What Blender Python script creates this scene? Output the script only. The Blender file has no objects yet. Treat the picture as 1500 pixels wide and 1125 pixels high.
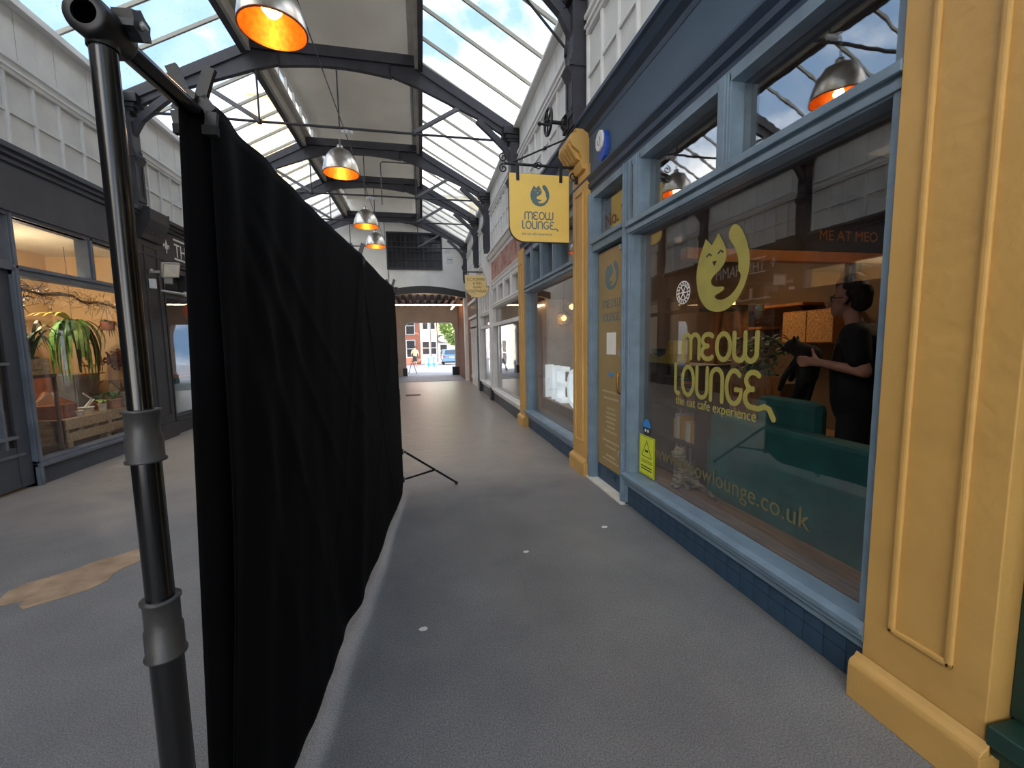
import bpy, bmesh, math, random
from mathutils import Vector, Matrix
random.seed(7)
S = bpy.context.scene
C = S.collection
PI = math.pi

# ---------------------------------------------------------------- camera
cam = bpy.data.objects.new('camera', bpy.data.cameras.new('camera'))
C.objects.link(cam)
FPX, CX, CY, CAMH = 622.0, 750.0, 562.5, 1.6
def cam_axes():
    Y = Vector((618 - CX, 503 - CY, FPX)).normalized()
    D = Vector((859 - CX, 6900 - CY, FPX)); D = (D - Y * D.dot(Y)).normalized()
    Z = -D; X = Y.cross(Z)
    if X.x < 0: X = -X
    return X, Y, Z
_X, _Y, _Z = cam_axes()
right = Vector((_X.x, _Y.x, _Z.x)); down = Vector((_X.y, _Y.y, _Z.y)); fwd = Vector((_X.z, _Y.z, _Z.z))
M = Matrix.Identity(4)
for i in range(3):
    M[i][0] = right[i]; M[i][1] = -down[i]; M[i][2] = -fwd[i]
M[2][3] = CAMH
cam.matrix_world = M
cam.data.sensor_fit = 'HORIZONTAL'; cam.data.sensor_width = 36; cam.data.lens = FPX / 1500 * 36
cam.data.clip_start = 0.02; cam.data.clip_end = 400
S.camera = cam

# ---------------------------------------------------------------- view, sky, sun
vs = S.view_settings
vs.view_transform = 'Standard'; vs.look = 'None'; vs.gamma = 1; vs.use_curve_mapping = False
vs.exposure = 1.38
SKYOFF = (1.3, 2.7, 0.4)
W = bpy.data.worlds.new('sky'); S.world = W; W.use_nodes = True
nt = W.node_tree; nt.nodes.clear()
out = nt.nodes.new('ShaderNodeOutputWorld'); bg = nt.nodes.new('ShaderNodeBackground')
tc = nt.nodes.new('ShaderNodeTexCoord'); mp = nt.nodes.new('ShaderNodeMapping'); mp.inputs['Scale'].default_value = (1, 1, 1.6); mp.inputs['Location'].default_value = SKYOFF
nz = nt.nodes.new('ShaderNodeTexNoise'); nz.inputs['Scale'].default_value = 1.7; nz.inputs['Detail'].default_value = 7; nz.inputs['Roughness'].default_value = 0.55
cr = nt.nodes.new('ShaderNodeValToRGB'); cr.color_ramp.elements[0].position = 0.42; cr.color_ramp.elements[1].position = 0.66
cr.color_ramp.elements[0].color = (0.095, 0.155, 0.25, 1); cr.color_ramp.elements[1].color = (1.0, 0.95, 0.885, 1)
nt.links.new(tc.outputs['Generated'], mp.inputs['Vector']); nt.links.new(mp.outputs['Vector'], nz.inputs['Vector'])
nt.links.new(nz.outputs['Fac'], cr.inputs['Fac']); nt.links.new(cr.outputs['Color'], bg.inputs['Color'])
bg.inputs['Strength'].default_value = 2.2
nt.links.new(bg.outputs['Background'], out.inputs['Surface'])
sun = bpy.data.objects.new('sun', bpy.data.lights.new('sun', 'SUN')); C.objects.link(sun)
sun.data.energy = 4; sun.data.angle = 0.01; sun.data.color = (1.0, 0.95, 0.88)
sun.rotation_euler = Vector((0.80, -0.55, 0.27)).to_track_quat('Z', 'Y').to_euler()

# ---------------------------------------------------------------- materials
def lin(h):
    h = h.lstrip('#'); v = [int(h[i:i + 2], 16) / 255 for i in (0, 2, 4)]
    return tuple((c / 12.92 if c <= 0.04045 else ((c + 0.055) / 1.055) ** 2.4) for c in v) + (1,)
MATS = {}
def mat(name, hexc, rough=0.5, var=0.12, scale=8.0, bump=0.0, bscale=60.0, metal=0.0, emit=None, estr=0, spec=0.5, hex2=None, stretch=(1, 1, 1), coat=0.0):
    m = bpy.data.materials.new(name); m.use_nodes = True; t = m.node_tree
    b = t.nodes['Principled BSDF']; c = lin(hexc)
    tcn = t.nodes.new('ShaderNodeTexCoord'); mpn = t.nodes.new('ShaderNodeMapping'); mpn.inputs['Scale'].default_value = stretch
    t.links.new(tcn.outputs['Object'], mpn.inputs['Vector'])
    n = t.nodes.new('ShaderNodeTexNoise'); n.inputs['Scale'].default_value = scale; n.inputs['Detail'].default_value = 6
    t.links.new(mpn.outputs['Vector'], n.inputs['Vector'])
    mx = t.nodes.new('ShaderNodeMix'); mx.data_type = 'RGBA'
    c2 = lin(hex2) if hex2 else tuple(min(1, x * (1 + 2 * var)) for x in c[:3]) + (1,)
    c1 = c if hex2 else tuple(x * (1 - 2 * var) for x in c[:3]) + (1,)
    mx.inputs[6].default_value = c1; mx.inputs[7].default_value = c2
    r = t.nodes.new('ShaderNodeValToRGB'); r.color_ramp.elements[0].position = 0.3; r.color_ramp.elements[1].position = 0.7
    t.links.new(n.outputs['Fac'], r.inputs['Fac']); t.links.new(r.outputs['Color'], mx.inputs[0])
    t.links.new(mx.outputs[2], b.inputs['Base Color'])
    b.inputs['Roughness'].default_value = rough; b.inputs['Metallic'].default_value = metal
    b.inputs['Specular IOR Level'].default_value = spec; b.inputs['Coat Weight'].default_value = coat
    if bump:
        n2 = t.nodes.new('ShaderNodeTexNoise'); n2.inputs['Scale'].default_value = bscale; n2.inputs['Detail'].default_value = 4
        t.links.new(mpn.outputs['Vector'], n2.inputs['Vector'])
        bp = t.nodes.new('ShaderNodeBump'); bp.inputs['Strength'].default_value = bump; bp.inputs['Distance'].default_value = 0.02
        t.links.new(n2.outputs['Fac'], bp.inputs['Height']); t.links.new(bp.outputs['Normal'], b.inputs['Normal'])
    if emit:
        b.inputs['Emission Color'].default_value = lin(emit); b.inputs['Emission Strength'].default_value = estr
    MATS[name] = m
    return m
def glass(name, f0, tint=(1, 1, 1), gloss_rough=0.0, wav=0.0):
    m = bpy.data.materials.new(name); m.use_nodes = True; t = m.node_tree; t.nodes.clear()
    o = t.nodes.new('ShaderNodeOutputMaterial'); tr = t.nodes.new('ShaderNodeBsdfTransparent'); gl = t.nodes.new('ShaderNodeBsdfGlossy')
    tr.inputs['Color'].default_value = tint + (1,); gl.inputs['Roughness'].default_value = gloss_rough
    lw = t.nodes.new('ShaderNodeLayerWeight'); lw.inputs['Blend'].default_value = 0.5
    p = t.nodes.new('ShaderNodeMath'); p.operation = 'POWER'; p.inputs[1].default_value = 5
    t.links.new(lw.outputs['Facing'], p.inputs[0])
    ma = t.nodes.new('ShaderNodeMath'); ma.operation = 'MULTIPLY_ADD'; ma.inputs[1].default_value = 1 - f0; ma.inputs[2].default_value = f0
    t.links.new(p.outputs[0], ma.inputs[0])
    mx = t.nodes.new('ShaderNodeMixShader'); t.links.new(ma.outputs[0], mx.inputs['Fac'])
    t.links.new(tr.outputs[0], mx.inputs[1]); t.links.new(gl.outputs[0], mx.inputs[2]); t.links.new(mx.outputs[0], o.inputs['Surface'])
    if wav:
        tcn = t.nodes.new('ShaderNodeTexCoord'); n = t.nodes.new('ShaderNodeTexNoise'); n.inputs['Scale'].default_value = 5
        t.links.new(tcn.outputs['Object'], n.inputs['Vector'])
        bp = t.nodes.new('ShaderNodeBump'); bp.inputs['Strength'].default_value = wav; bp.inputs['Distance'].default_value = 0.01
        t.links.new(n.outputs['Fac'], bp.inputs['Height']); t.links.new(bp.outputs['Normal'], gl.inputs['Normal'])
    MATS[name] = m; return m
def roof_glass(name):
    m = bpy.data.materials.new(name); m.use_nodes = True; t = m.node_tree; t.nodes.clear()
    o = t.nodes.new('ShaderNodeOutputMaterial'); tr = t.nodes.new('ShaderNodeBsdfTransparent'); tr.inputs['Color'].default_value = (0.97, 0.985, 0.985, 1)
    tl = t.nodes.new('ShaderNodeBsdfTranslucent'); tl.inputs['Color'].default_value = (0.85, 0.85, 0.82, 1)
    df = t.nodes.new('ShaderNodeBsdfDiffuse'); df.inputs['Color'].default_value = (0.12, 0.11, 0.09, 1)
    tcn = t.nodes.new('ShaderNodeTexCoord'); n = t.nodes.new('ShaderNodeTexNoise'); n.inputs['Scale'].default_value = 2.2; n.inputs['Detail'].default_value = 8
    t.links.new(tcn.outputs['Object'], n.inputs['Vector'])
    mr = t.nodes.new('ShaderNodeMapRange'); mr.inputs['From Min'].default_value = 0.35; mr.inputs['From Max'].default_value = 0.7; mr.inputs['To Min'].default_value = 0.04; mr.inputs['To Max'].default_value = 0.2
    t.links.new(n.outputs['Fac'], mr.inputs['Value'])
    a = t.nodes.new('ShaderNodeMixShader'); t.links.new(mr.outputs[0], a.inputs['Fac']); t.links.new(tr.outputs[0], a.inputs[1]); t.links.new(tl.outputs[0], a.inputs[2])
    v = t.nodes.new('ShaderNodeTexNoise'); v.inputs['Scale'].default_value = 38; v.inputs['Detail'].default_value = 3
    t.links.new(tcn.outputs['Object'], v.inputs['Vector'])
    r = t.nodes.new('ShaderNodeValToRGB'); r.color_ramp.elements[0].position = 0.66; r.color_ramp.elements[1].position = 0.74
    t.links.new(v.outputs['Fac'], r.inputs['Fac'])
    k = t.nodes.new('ShaderNodeMath'); k.operation = 'MULTIPLY'; k.inputs[1].default_value = 0.45; t.links.new(r.outputs['Color'], k.inputs[0])
    b = t.nodes.new('ShaderNodeMixShader'); t.links.new(k.outputs[0], b.inputs['Fac']); t.links.new(a.outputs[0], b.inputs[1]); t.links.new(df.outputs[0], b.inputs[2])
    t.links.new(b.outputs[0], o.inputs['Surface']); MATS[name] = m

def floor_mat():
    m = bpy.data.materials.new('floor_asphalt'); m.use_nodes = True; t = m.node_tree; b = t.nodes['Principled BSDF']
    g = t.nodes.new('ShaderNodeTexCoord'); L = t.links.new
    def noise(s, d=6, ro=0.6):
        n = t.nodes.new('ShaderNodeTexNoise'); n.inputs['Scale'].default_value = s; n.inputs['Detail'].default_value = d; n.inputs['Roughness'].default_value = ro
        L(g.outputs['Object'], n.inputs['Vector']); return n
    n1 = noise(1.1, 8); n2 = noise(140, 3, 0.8)
    r1 = t.nodes.new('ShaderNodeValToRGB'); r1.color_ramp.elements[0].position = 0.3; r1.color_ramp.elements[1].position = 0.72
    r1.color_ramp.elements[0].color = lin('#6c6d70'); r1.color_ramp.elements[1].color = lin('#878786'); L(n1.outputs['Fac'], r1.inputs['Fac'])
    sp = t.nodes.new('ShaderNodeValToRGB'); sp.color_ramp.elements[0].position = 0.35; sp.color_ramp.elements[1].position = 0.75
    sp.color_ramp.elements[0].color = (0.5, 0.5, 0.5, 1); sp.color_ramp.elements[1].color = (1.7, 1.7, 1.7, 1); L(n2.outputs['Fac'], sp.inputs['Fac'])
    mu = t.nodes.new('ShaderNodeMix'); mu.data_type = 'RGBA'; mu.blend_type = 'MULTIPLY'; mu.inputs[0].default_value = 1
    L(r1.outputs['Color'], mu.inputs[6]); L(sp.outputs['Color'], mu.inputs[7])
    # older worn polished screed further along the arcade
    sx = t.nodes.new('ShaderNodeSeparateXYZ'); L(g.outputs['Object'], sx.inputs[0])
    ad = t.nodes.new('ShaderNodeMath'); ad.operation = 'MULTIPLY_ADD'; ad.inputs[1].default_value = 1.6; L(n1.outputs['Fac'], ad.inputs[0]); L(sx.outputs['Y'], ad.inputs[2])
    mr = t.nodes.new('ShaderNodeMapRange'); mr.inputs['From Min'].default_value = 4.9; mr.inputs['From Max'].default_value = 6.6; L(ad.outputs[0], mr.inputs['Value'])
    m2 = t.nodes.new('ShaderNodeMix'); m2.data_type = 'RGBA'; L(mr.outputs[0], m2.inputs[0]); L(mu.outputs[2], m2.inputs[6])
    n3 = noise(3.0, 6); r3 = t.nodes.new('ShaderNodeValToRGB'); r3.color_ramp.elements[0].color = lin('#8a847d'); r3.color_ramp.elements[1].color = lin('#a59f97'); L(n3.outputs['Fac'], r3.inputs['Fac'])
    L(r3.outputs['Color'], m2.inputs[7]); L(m2.outputs[2], b.inputs['Base Color'])
    rr = t.nodes.new('ShaderNodeMapRange'); rr.inputs['To Min'].default_value = 0.55; rr.inputs['To Max'].default_value = 0.33; L(mr.outputs[0], rr.inputs['Value']); L(rr.outputs[0], b.inputs['Roughness'])
    mpn = t.nodes.new('ShaderNodeMapping'); mpn.inputs['Scale'].default_value = (3.0, 6.5, 1); L(g.outputs['Object'], mpn.inputs['Vector'])
    wv = t.nodes.new('ShaderNodeTexNoise'); wv.inputs['Scale'].default_value = 1.5; wv.inputs['Detail'].default_value = 3; L(mpn.outputs['Vector'], wv.inputs['Vector'])
    hm = t.nodes.new('ShaderNodeMix'); hm.data_type = 'FLOAT'; L(mr.outputs[0], hm.inputs[0]); 
    q = t.nodes.new('ShaderNodeMath'); q.operation = 'MULTIPLY'; q.inputs[1].default_value = 0.22; L(n2.outputs['Fac'], q.inputs[0]); L(q.outputs[0], hm.inputs[2])
    q2 = t.nodes.new('ShaderNodeMath'); q2.operation = 'MULTIPLY'; q2.inputs[1].default_value = 1.1; L(wv.outputs['Fac'], q2.inputs[0]); L(q2.outputs[0], hm.inputs[3])
    bp = t.nodes.new('ShaderNodeBump'); bp.inputs['Strength'].default_value = 0.45; bp.inputs['Distance'].default_value = 0.02; L(hm.outputs[0], bp.inputs['Height']); L(bp.outputs['Normal'], b.inputs['Normal'])
    MATS['floor'] = m

def brick_mat(name, c1, c2, mortar, scale=5.0):
    m = bpy.data.materials.new(name); m.use_nodes = True; t = m.node_tree; b = t.nodes['Principled BSDF']
    g = t.nodes.new('ShaderNodeTexCoord'); mp_ = t.nodes.new('ShaderNodeMapping'); mp_.inputs['Rotation'].default_value = (PI / 2, 0, 0)
    sx = t.nodes.new('ShaderNodeSeparateXYZ'); cb = t.nodes.new('ShaderNodeCombineXYZ'); ad = t.nodes.new('ShaderNodeMath')
    t.links.new(g.outputs['Object'], sx.inputs[0]); t.links.new(sx.outputs['X'], ad.inputs[0]); t.links.new(sx.outputs['Y'], ad.inputs[1])
    t.links.new(ad.outputs[0], cb.inputs['X']); t.links.new(sx.outputs['Z'], cb.inputs['Y'])
    br = t.nodes.new('ShaderNodeTexBrick'); br.inputs['Scale'].default_value = scale
    br.inputs['Color1'].default_value = lin(c1); br.inputs['Color2'].default_value = lin(c2); br.inputs['Mortar'].default_value = lin(mortar); br.inputs['Mortar Size'].default_value = 0.015
    t.links.new(cb.outputs[0], br.inputs['Vector']); t.links.new(br.outputs['Color'], b.inputs['Base Color']); b.inputs['Roughness'].default_value = 0.85
    bp = t.nodes.new('ShaderNodeBump'); bp.inputs['Strength'].default_value = 0.5; bp.inputs['Distance'].default_value = 0.01; bp.invert = True
    t.links.new(br.outputs['Fac'], bp.inputs['Height']); t.links.new(bp.outputs['Normal'], b.inputs['Normal'])
    MATS[name] = m

mat('white_paint', '#dcdcda', 0.6, 0.04, 3, 0.15, 30); mat('white_board', '#d6d6d4', 0.6, 0.05, 2.5, 0.1, 20)
mat('ceiling_paint', '#ece8de', 0.8, 0.05, 0.8); mat('iron', '#34333a', 0.55, 0.12, 5, 0.2, 60); mat('iron_grey', '#5c5c5e', 0.5, 0.1, 4)
mat('bar_paint', '#a9a599', 0.6, 0.06, 4); mat('board_grey', '#b4b1aa', 0.6, 0.08, 3)
mat('black_iron', '#17171a', 0.45, 0.1, 8)
mat('fascia_blue', '#465a6e', 0.55, 0.06, 1.5, 0.08, 25); mat('frame_blue', '#6f8495', 0.42, 0.08, 6, 0.15, 40); mat('riser_blue', '#2f4961', 0.5, 0.10, 5, 0.2, 30)
mat('deep_blue', '#2c3f55', 0.5, 0.08, 4)
mat('yellow_paint', '#c59c58', 0.5, 0.05, 2.5, 0.25, 18)
mat('slate_paint', '#3f454f', 0.5, 0.10, 3, 0.1, 30); mat('black_paint', '#26262a', 0.5, 0.1, 3, 0.1, 30); mat('slate_light', '#5d6570', 0.45, 0.1, 5)
mat('green_paint', '#1c3a34', 0.45, 0.1, 4)
glass('shop_glass', 0.15, wav=0.015); glass('old_glass', 0.22, wav=0.04); glass('clear_glass', 0.05); roof_glass('roof_glass'); floor_mat()
brick_mat('red_brick', '#8f5a48', '#76483c', '#9a8f86', 4.5); brick_mat('orange_brick', '#b8664a', '#a5583f', '#c9b9a8', 3.0)
mat('render_white', '#eae8e2', 0.8, 0.05, 1.2, 0.3, 12)
mat('cream', '#e4d9bc', 0.8, 0.06, 0.7); mat('ochre', '#dcbd86', 0.8, 0.08, 0.6); mat('stone', '#9aa0ab', 0.7, 0.1, 2, 0.2, 30)
mat('cloth_black', '#070709', 0.9, 0.15, 3, 0.12, 240, spec=0.12); mat('tube_black', '#0c0b0c', 0.16, 0.05, 3, spec=0.7); mat('clamp_black', '#1b1b1d', 0.4, 0.1, 20)
mat('collar_grey', '#3a3938', 0.38, 0.08, 30, 0.08, 200)
mat('steel', '#b9b5b0', 0.28, 0.15, 9, metal=1.0); mat('copper', '#c9711f', 0.4, 0.15, 20, metal=0.6); mat('brass', '#b98a3c', 0.3, 0.1, 10, metal=1.0)
mat('bulb', '#ffd9a0', 0.3, 0.02, 5, emit='#ffb45a', estr=5)
mat('led_warm', '#ffd9a0', 0.4, 0.02, 5, emit='#ffd6a0', estr=3.5); mat('led_white', '#ffffff', 0.4, 0.02, 5, emit='#fff0dc', estr=6)
mat('sign_yellow', '#f3cc68', 0.5, 0.05, 2); mat('logo_slate', '#5c7276', 0.5, 0.04, 5); mat('gold_vinyl', '#a39a4e', 0.55, 0.05, 8); mat('gold_faint', '#6d6647', 0.6, 0.05, 8)
mat('gold_door', '#9a8252', 0.33, 0.05, 2); mat('text_faint', '#b5aa8e', 0.6, 0.05, 5); mat('ink', '#26282a', 0.6, 0.05, 5); mat('ink_brown', '#5a3a1e', 0.6, 0.05, 5)
mat('white_vinyl', '#e6e6e2', 0.5, 0.03, 5); mat('sign_cream', '#ecd08c', 0.6, 0.05, 3)
mat('warning_yellow', '#d6e03a', 0.5, 0.03, 5); mat('sticker_blue', '#2f86d6', 0.5, 0.03, 5)
mat('wood_floor', '#8a6a4c', 0.5, 0.18, 4, stretch=(8, 1, 1)); mat('wood_warm', '#a8682c', 0.5, 0.15, 3, stretch=(1, 6, 1)); mat('wood_dark', '#4a3424', 0.55, 0.15, 4)
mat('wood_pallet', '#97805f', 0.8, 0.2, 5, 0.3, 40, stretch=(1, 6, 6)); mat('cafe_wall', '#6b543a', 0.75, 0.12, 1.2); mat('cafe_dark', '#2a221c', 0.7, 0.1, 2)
mat('teal', '#1c5a5a', 0.75, 0.12, 6, 0.15, 150); mat('peach_wall', '#dcb988', 0.85, 0.08, 1.0); mat('cream_wall', '#d8ccb0', 0.85, 0.06, 2)
mat('skin', '#c78f78', 0.55, 0.05, 12); mat('hair_brown', '#2a1d16', 0.6, 0.2, 40, 0.4, 90); mat('tshirt', '#101014', 0.85, 0.1, 20); mat('trousers', '#1a1c22', 0.8, 0.1, 15)
mat('fur_black', '#0d0c0d', 0.8, 0.2, 40, 0.3, 160); mat('fur_tabby', '#a89d8a', 0.85, 0.1, 16, 0.3, 140, hex2='#191613', stretch=(1, 1, 3.2)); mat('white_fur', '#d8d2c8', 0.9, 0.05, 30)
mat('leaf', '#5f8a3c', 0.5, 0.25, 12); mat('leaf_light', '#93ad5c', 0.5, 0.2, 10); mat('leaf_dark', '#35522c', 0.55, 0.25, 10); mat('leaf_yellow', '#d0b052', 0.5, 0.15, 12)
mat('terracotta', '#b0694a', 0.8, 0.12, 10); mat('pot_white', '#d8d4ca', 0.55, 0.05, 8); mat('pot_pink', '#cf9a84', 0.7, 0.08, 8); mat('wicker', '#c08a4c', 0.7, 0.2, 30)
mat('branch', '#7a6148', 0.85, 0.25, 14, 0.5, 50); mat('dried_red', '#7a3a2c', 0.9, 0.25, 30); mat('dried_tan', '#a98d66', 0.9, 0.2, 30)
mat('zinc', '#a8a8a4', 0.45, 0.12, 6, metal=0.5); mat('copper_old', '#8c4f34', 0.5, 0.2, 8, metal=0.4); mat('plastic_white', '#d4d6d8', 0.45, 0.03, 5); mat('plastic_grey', '#8d8a84', 0.5, 0.05, 5)
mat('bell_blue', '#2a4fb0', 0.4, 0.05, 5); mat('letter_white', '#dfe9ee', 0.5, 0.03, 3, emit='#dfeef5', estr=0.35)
mat('car_blue', '#5b7fa8', 0.25, 0.04, 2, metal=0.2, coat=0.6); mat('car_glass', '#2b3c4c', 0.08, 0.05, 2); mat('rubber', '#141414', 0.8, 0.1, 10); mat('lamp_red', '#c22a22', 0.3, 0.05, 5)
mat('shirt_tan', '#cda983', 0.8, 0.08, 10); mat('tile_grout', '#26405a', 0.7, 0.05, 9); mat('patch_tan', '#a38a70', 0.85, 0.15, 6, 0.3, 60); mat('slab', '#8f97a6', 0.6, 0.1, 3, 0.2, 20)
mat('red_board', '#8d5349', 0.7, 0.2, 5, hex2='#c7a79a'); mat('marble', '#b9b4ac', 0.5, 0.2, 4, hex2='#857f78'); mat('pane_dark', '#2c2e33', 0.2, 0.2, 2)
mat('joist', '#4a4146', 0.8, 0.25, 4); mat('passage_wall', '#b5ada8', 0.85, 0.08, 1.0); mat('yellow_toy', '#b99a2c', 0.6, 0.1, 6); mat('paper', '#e8e6e0', 0.8, 0.03, 5)
mat('balloon_red', '#b8503a', 0.6, 0.05, 5); mat('balloon_yellow', '#d9a83c', 0.6, 0.05, 5); mat('balloon_green', '#8fa36a', 0.6, 0.05, 5); mat('balloon_blue', '#86a3a8', 0.6, 0.05, 5)

# ---------------------------------------------------------------- geometry helpers
class MB:
    def __init__(s): s.v = []; s.f = []; s.sm = []
    def add(s, vs, fs, smooth=False):
        o = len(s.v); s.v += [tuple(v) for v in vs]
        for f in fs: s.f.append([i + o for i in f]); s.sm.append(smooth)
        return s
    def box(s, x0, x1, y0, y1, z0, z1):
        x0, x1 = min(x0, x1), max(x0, x1); y0, y1 = min(y0, y1), max(y0, y1); z0, z1 = min(z0, z1), max(z0, z1)
        return s.add([(x0, y0, z0), (x1, y0, z0), (x1, y1, z0), (x0, y1, z0), (x0, y0, z1), (x1, y0, z1), (x1, y1, z1), (x0, y1, z1)],
                     [(0, 3, 2, 1), (4, 5, 6, 7), (0, 1, 5, 4), (1, 2, 6, 5), (2, 3, 7, 6), (3, 0, 4, 7)])
    def obox(s, p0, p1, w, h, up=(0, 0, 1)):
        p0 = Vector(p0); p1 = Vector(p1); d = (p1 - p0).normalized(); u = Vector(up)
        if abs(d.dot(u)) > 0.98: u = Vector((1, 0, 0))
        a = d.cross(u).normalized() * w / 2; b = a.cross(d).normalized() * h / 2
        q = [p + i * a + j * b for p in (p0, p1) for i, j in ((-1, -1), (1, -1), (1, 1), (-1, 1))]
        return s.add(q, [(3, 2, 1, 0), (4, 5, 6, 7), (0, 1, 5, 4), (1, 2, 6, 5), (2, 3, 7, 6), (3, 0, 4, 7)])
    def tube(s, pts, r, n=10, cap=True, smooth=True):
        pts = [Vector(p) for p in pts]; rs = r if isinstance(r, (list, tuple)) else [r] * len(pts)
        rings = []; ref = None
        for i, p in enumerate(pts):
            d = (pts[min(i + 1, len(pts) - 1)] - pts[max(i - 1, 0)]).normalized()
            if ref is None: ref = Vector((0, 0, 1)) if abs(d.z) < 0.9 else Vector((1, 0, 0))
            a = d.cross(ref)
            if a.length < 1e-4: a = d.cross(Vector((0, 1, 0)))
            a.normalize(); b = a.cross(d).normalized(); ref = b
            rings.append([p + (a * math.cos(2 * PI * k / n) + b * math.sin(2 * PI * k / n)) * rs[i] for k in range(n)])
        vs = [v for rg in rings for v in rg]; fs = []
        for i in range(len(pts) - 1):
            for k in range(n): fs.append((i * n + k, i * n + (k + 1) % n, (i + 1) * n + (k + 1) % n, (i + 1) * n + k))
        s.add(vs, fs, smooth)
        if cap: s.add(rings[0], [list(range(n))[::-1]]); s.add(rings[-1], [list(range(n))])
        return s
    def lathe(s, prof, o=(0, 0, 0), axis=(0, 0, 1), n=24, smooth=True):
        o = Vector(o); ax = Vector(axis).normalized(); q = Vector((0, 0, 1)).rotation_difference(ax)
        vs = []
        for r, h in prof:
            for k in range(n): vs.append(o + q @ Vector((r * math.cos(2 * PI * k / n), r * math.sin(2 * PI * k / n), h)))
        fs = [(i * n + k, i * n + (k + 1) % n, (i + 1) * n + (k + 1) % n, (i + 1) * n + k) for i in range(len(prof) - 1) for k in range(n)]
        return s.add(vs, fs, smooth)
    def sphere(s, o, r, n=12, sc=(1, 1, 1)):
        m = max(4, n // 2); prof = [(max(1e-4, math.sin(PI * i / m)), -math.cos(PI * i / m)) for i in range(m + 1)]
        vs = []
        for rr, h in prof:
            for k in range(n): vs.append((o[0] + r * sc[0] * rr * math.cos(2 * PI * k / n), o[1] + r * sc[1] * rr * math.sin(2 * PI * k / n), o[2] + r * sc[2] * h))
        return s.add(vs, [(i * n + k, i * n + (k + 1) % n, (i + 1) * n + (k + 1) % n, (i + 1) * n + k) for i in range(m) for k in range(n)], True)
    def prism(s, poly, o, ax, ay, depth):
        """extrude polygon [(u,v)] placed at o with axes ax, ay, by depth along ax x ay"""
        o = Vector(o); ax = Vector(ax); ay = Vector(ay); nn = ax.cross(ay).normalized() * depth
        n = len(poly); b = [o + ax * u + ay * v for u, v in poly]
        area = sum(poly[i][0] * poly[(i + 1) % n][1] - poly[(i + 1) % n][0] * poly[i][1] for i in range(n))
        if area < 0: b.reverse()
        t = [p + nn for p in b]
        from mathutils.geometry import tessellate_polygon
        tri = tessellate_polygon([b])
        fs = []
        for a_, b_, c_ in tri:
            nrm = (b[b_] - b[a_]).cross(b[c_] - b[a_])
            if nrm.dot(nn) < 0: b_, c_ = c_, b_
            fs.append((a_ + n, b_ + n, c_ + n)); fs.append((c_, b_, a_))
        for i in range(n): fs.append((i, (i + 1) % n, n + (i + 1) % n, n + i))
        return s.add(b + t, fs)
    def build(s, name, m, parent=None, bevel=0.0):
        me = bpy.data.meshes.new(name); me.from_pydata(s.v, [], s.f); me.update()
        me.polygons.foreach_set('use_smooth', s.sm)
        o = bpy.data.objects.new(name, me); C.objects.link(o)
        me.materials.append(MATS[m] if isinstance(m, str) else m)
        if parent: o.parent = parent
        if bevel:
            b = o.modifiers.new('bevel', 'BEVEL'); b.width = bevel; b.segments = 2; b.limit_method = 'ANGLE'; b.angle_limit = 0.6
        return o
def tag(o, label=None, cat=None, group=None, kind=None):
    if label: o['label'] = label
    if cat: o['category'] = cat
    if group: o['group'] = group
    if kind: o['kind'] = kind
    return o
def empty(name, loc=(0, 0, 0)):
    o = bpy.data.objects.new(name, None); C.objects.link(o); o.location = loc; o.empty_display_size = 0.1; return o
def thing(name, label, cat, group=None, loc=(0, 0, 0)): return tag(empty(name, loc), label, cat, group)
def struct(name, label=None): return tag(empty(name), label, None, None, 'structure')
def box(name, m, parent, x0, x1, y0, y1, z0, z1, bevel=0.0): return MB().box(x0, x1, y0, y1, z0, z1).build(name, m, parent, bevel)
def copy_tree(o, parent=None):
    c = o.copy(); C.objects.link(c); c.parent = parent
    for ch in [x for x in bpy.data.objects if x.parent == o]: copy_tree(ch, c)
    return c
def text(s, size, m, parent, o, ax, ay, name='lettering', depth=0.002, align='LEFT', sx=1.0):
    cu = bpy.data.curves.new('txt', 'FONT'); cu.body = s; cu.size = size; cu.extrude = depth / 2; cu.align_x = align; cu.resolution_u = 3
    t = bpy.data.objects.new('txt', cu); C.objects.link(t)
    dg = bpy.context.evaluated_depsgraph_get(); me = bpy.data.meshes.new_from_object(t.evaluated_get(dg))
    bpy.data.objects.remove(t); bpy.data.curves.remove(cu)
    ax = Vector(ax).normalized(); ay = Vector(ay).normalized(); az = ax.cross(ay)
    for v in me.vertices: c = v.co.copy(); v.co = Vector(o) + ax * c.x * sx + ay * c.y + az * c.z
    me.materials.clear(); me.materials.append(MATS[m])
    ob = bpy.data.objects.new(name, me); C.objects.link(ob); ob.parent = parent; return ob
def arc(cx, cy, rx, ry, a0, a1, n=14):
    return [(cx + rx * math.cos(math.radians(a0 + (a1 - a0) * i / n)), cy + ry * math.sin(math.radians(a0 + (a1 - a0) * i / n))) for i in range(n + 1)]
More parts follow.
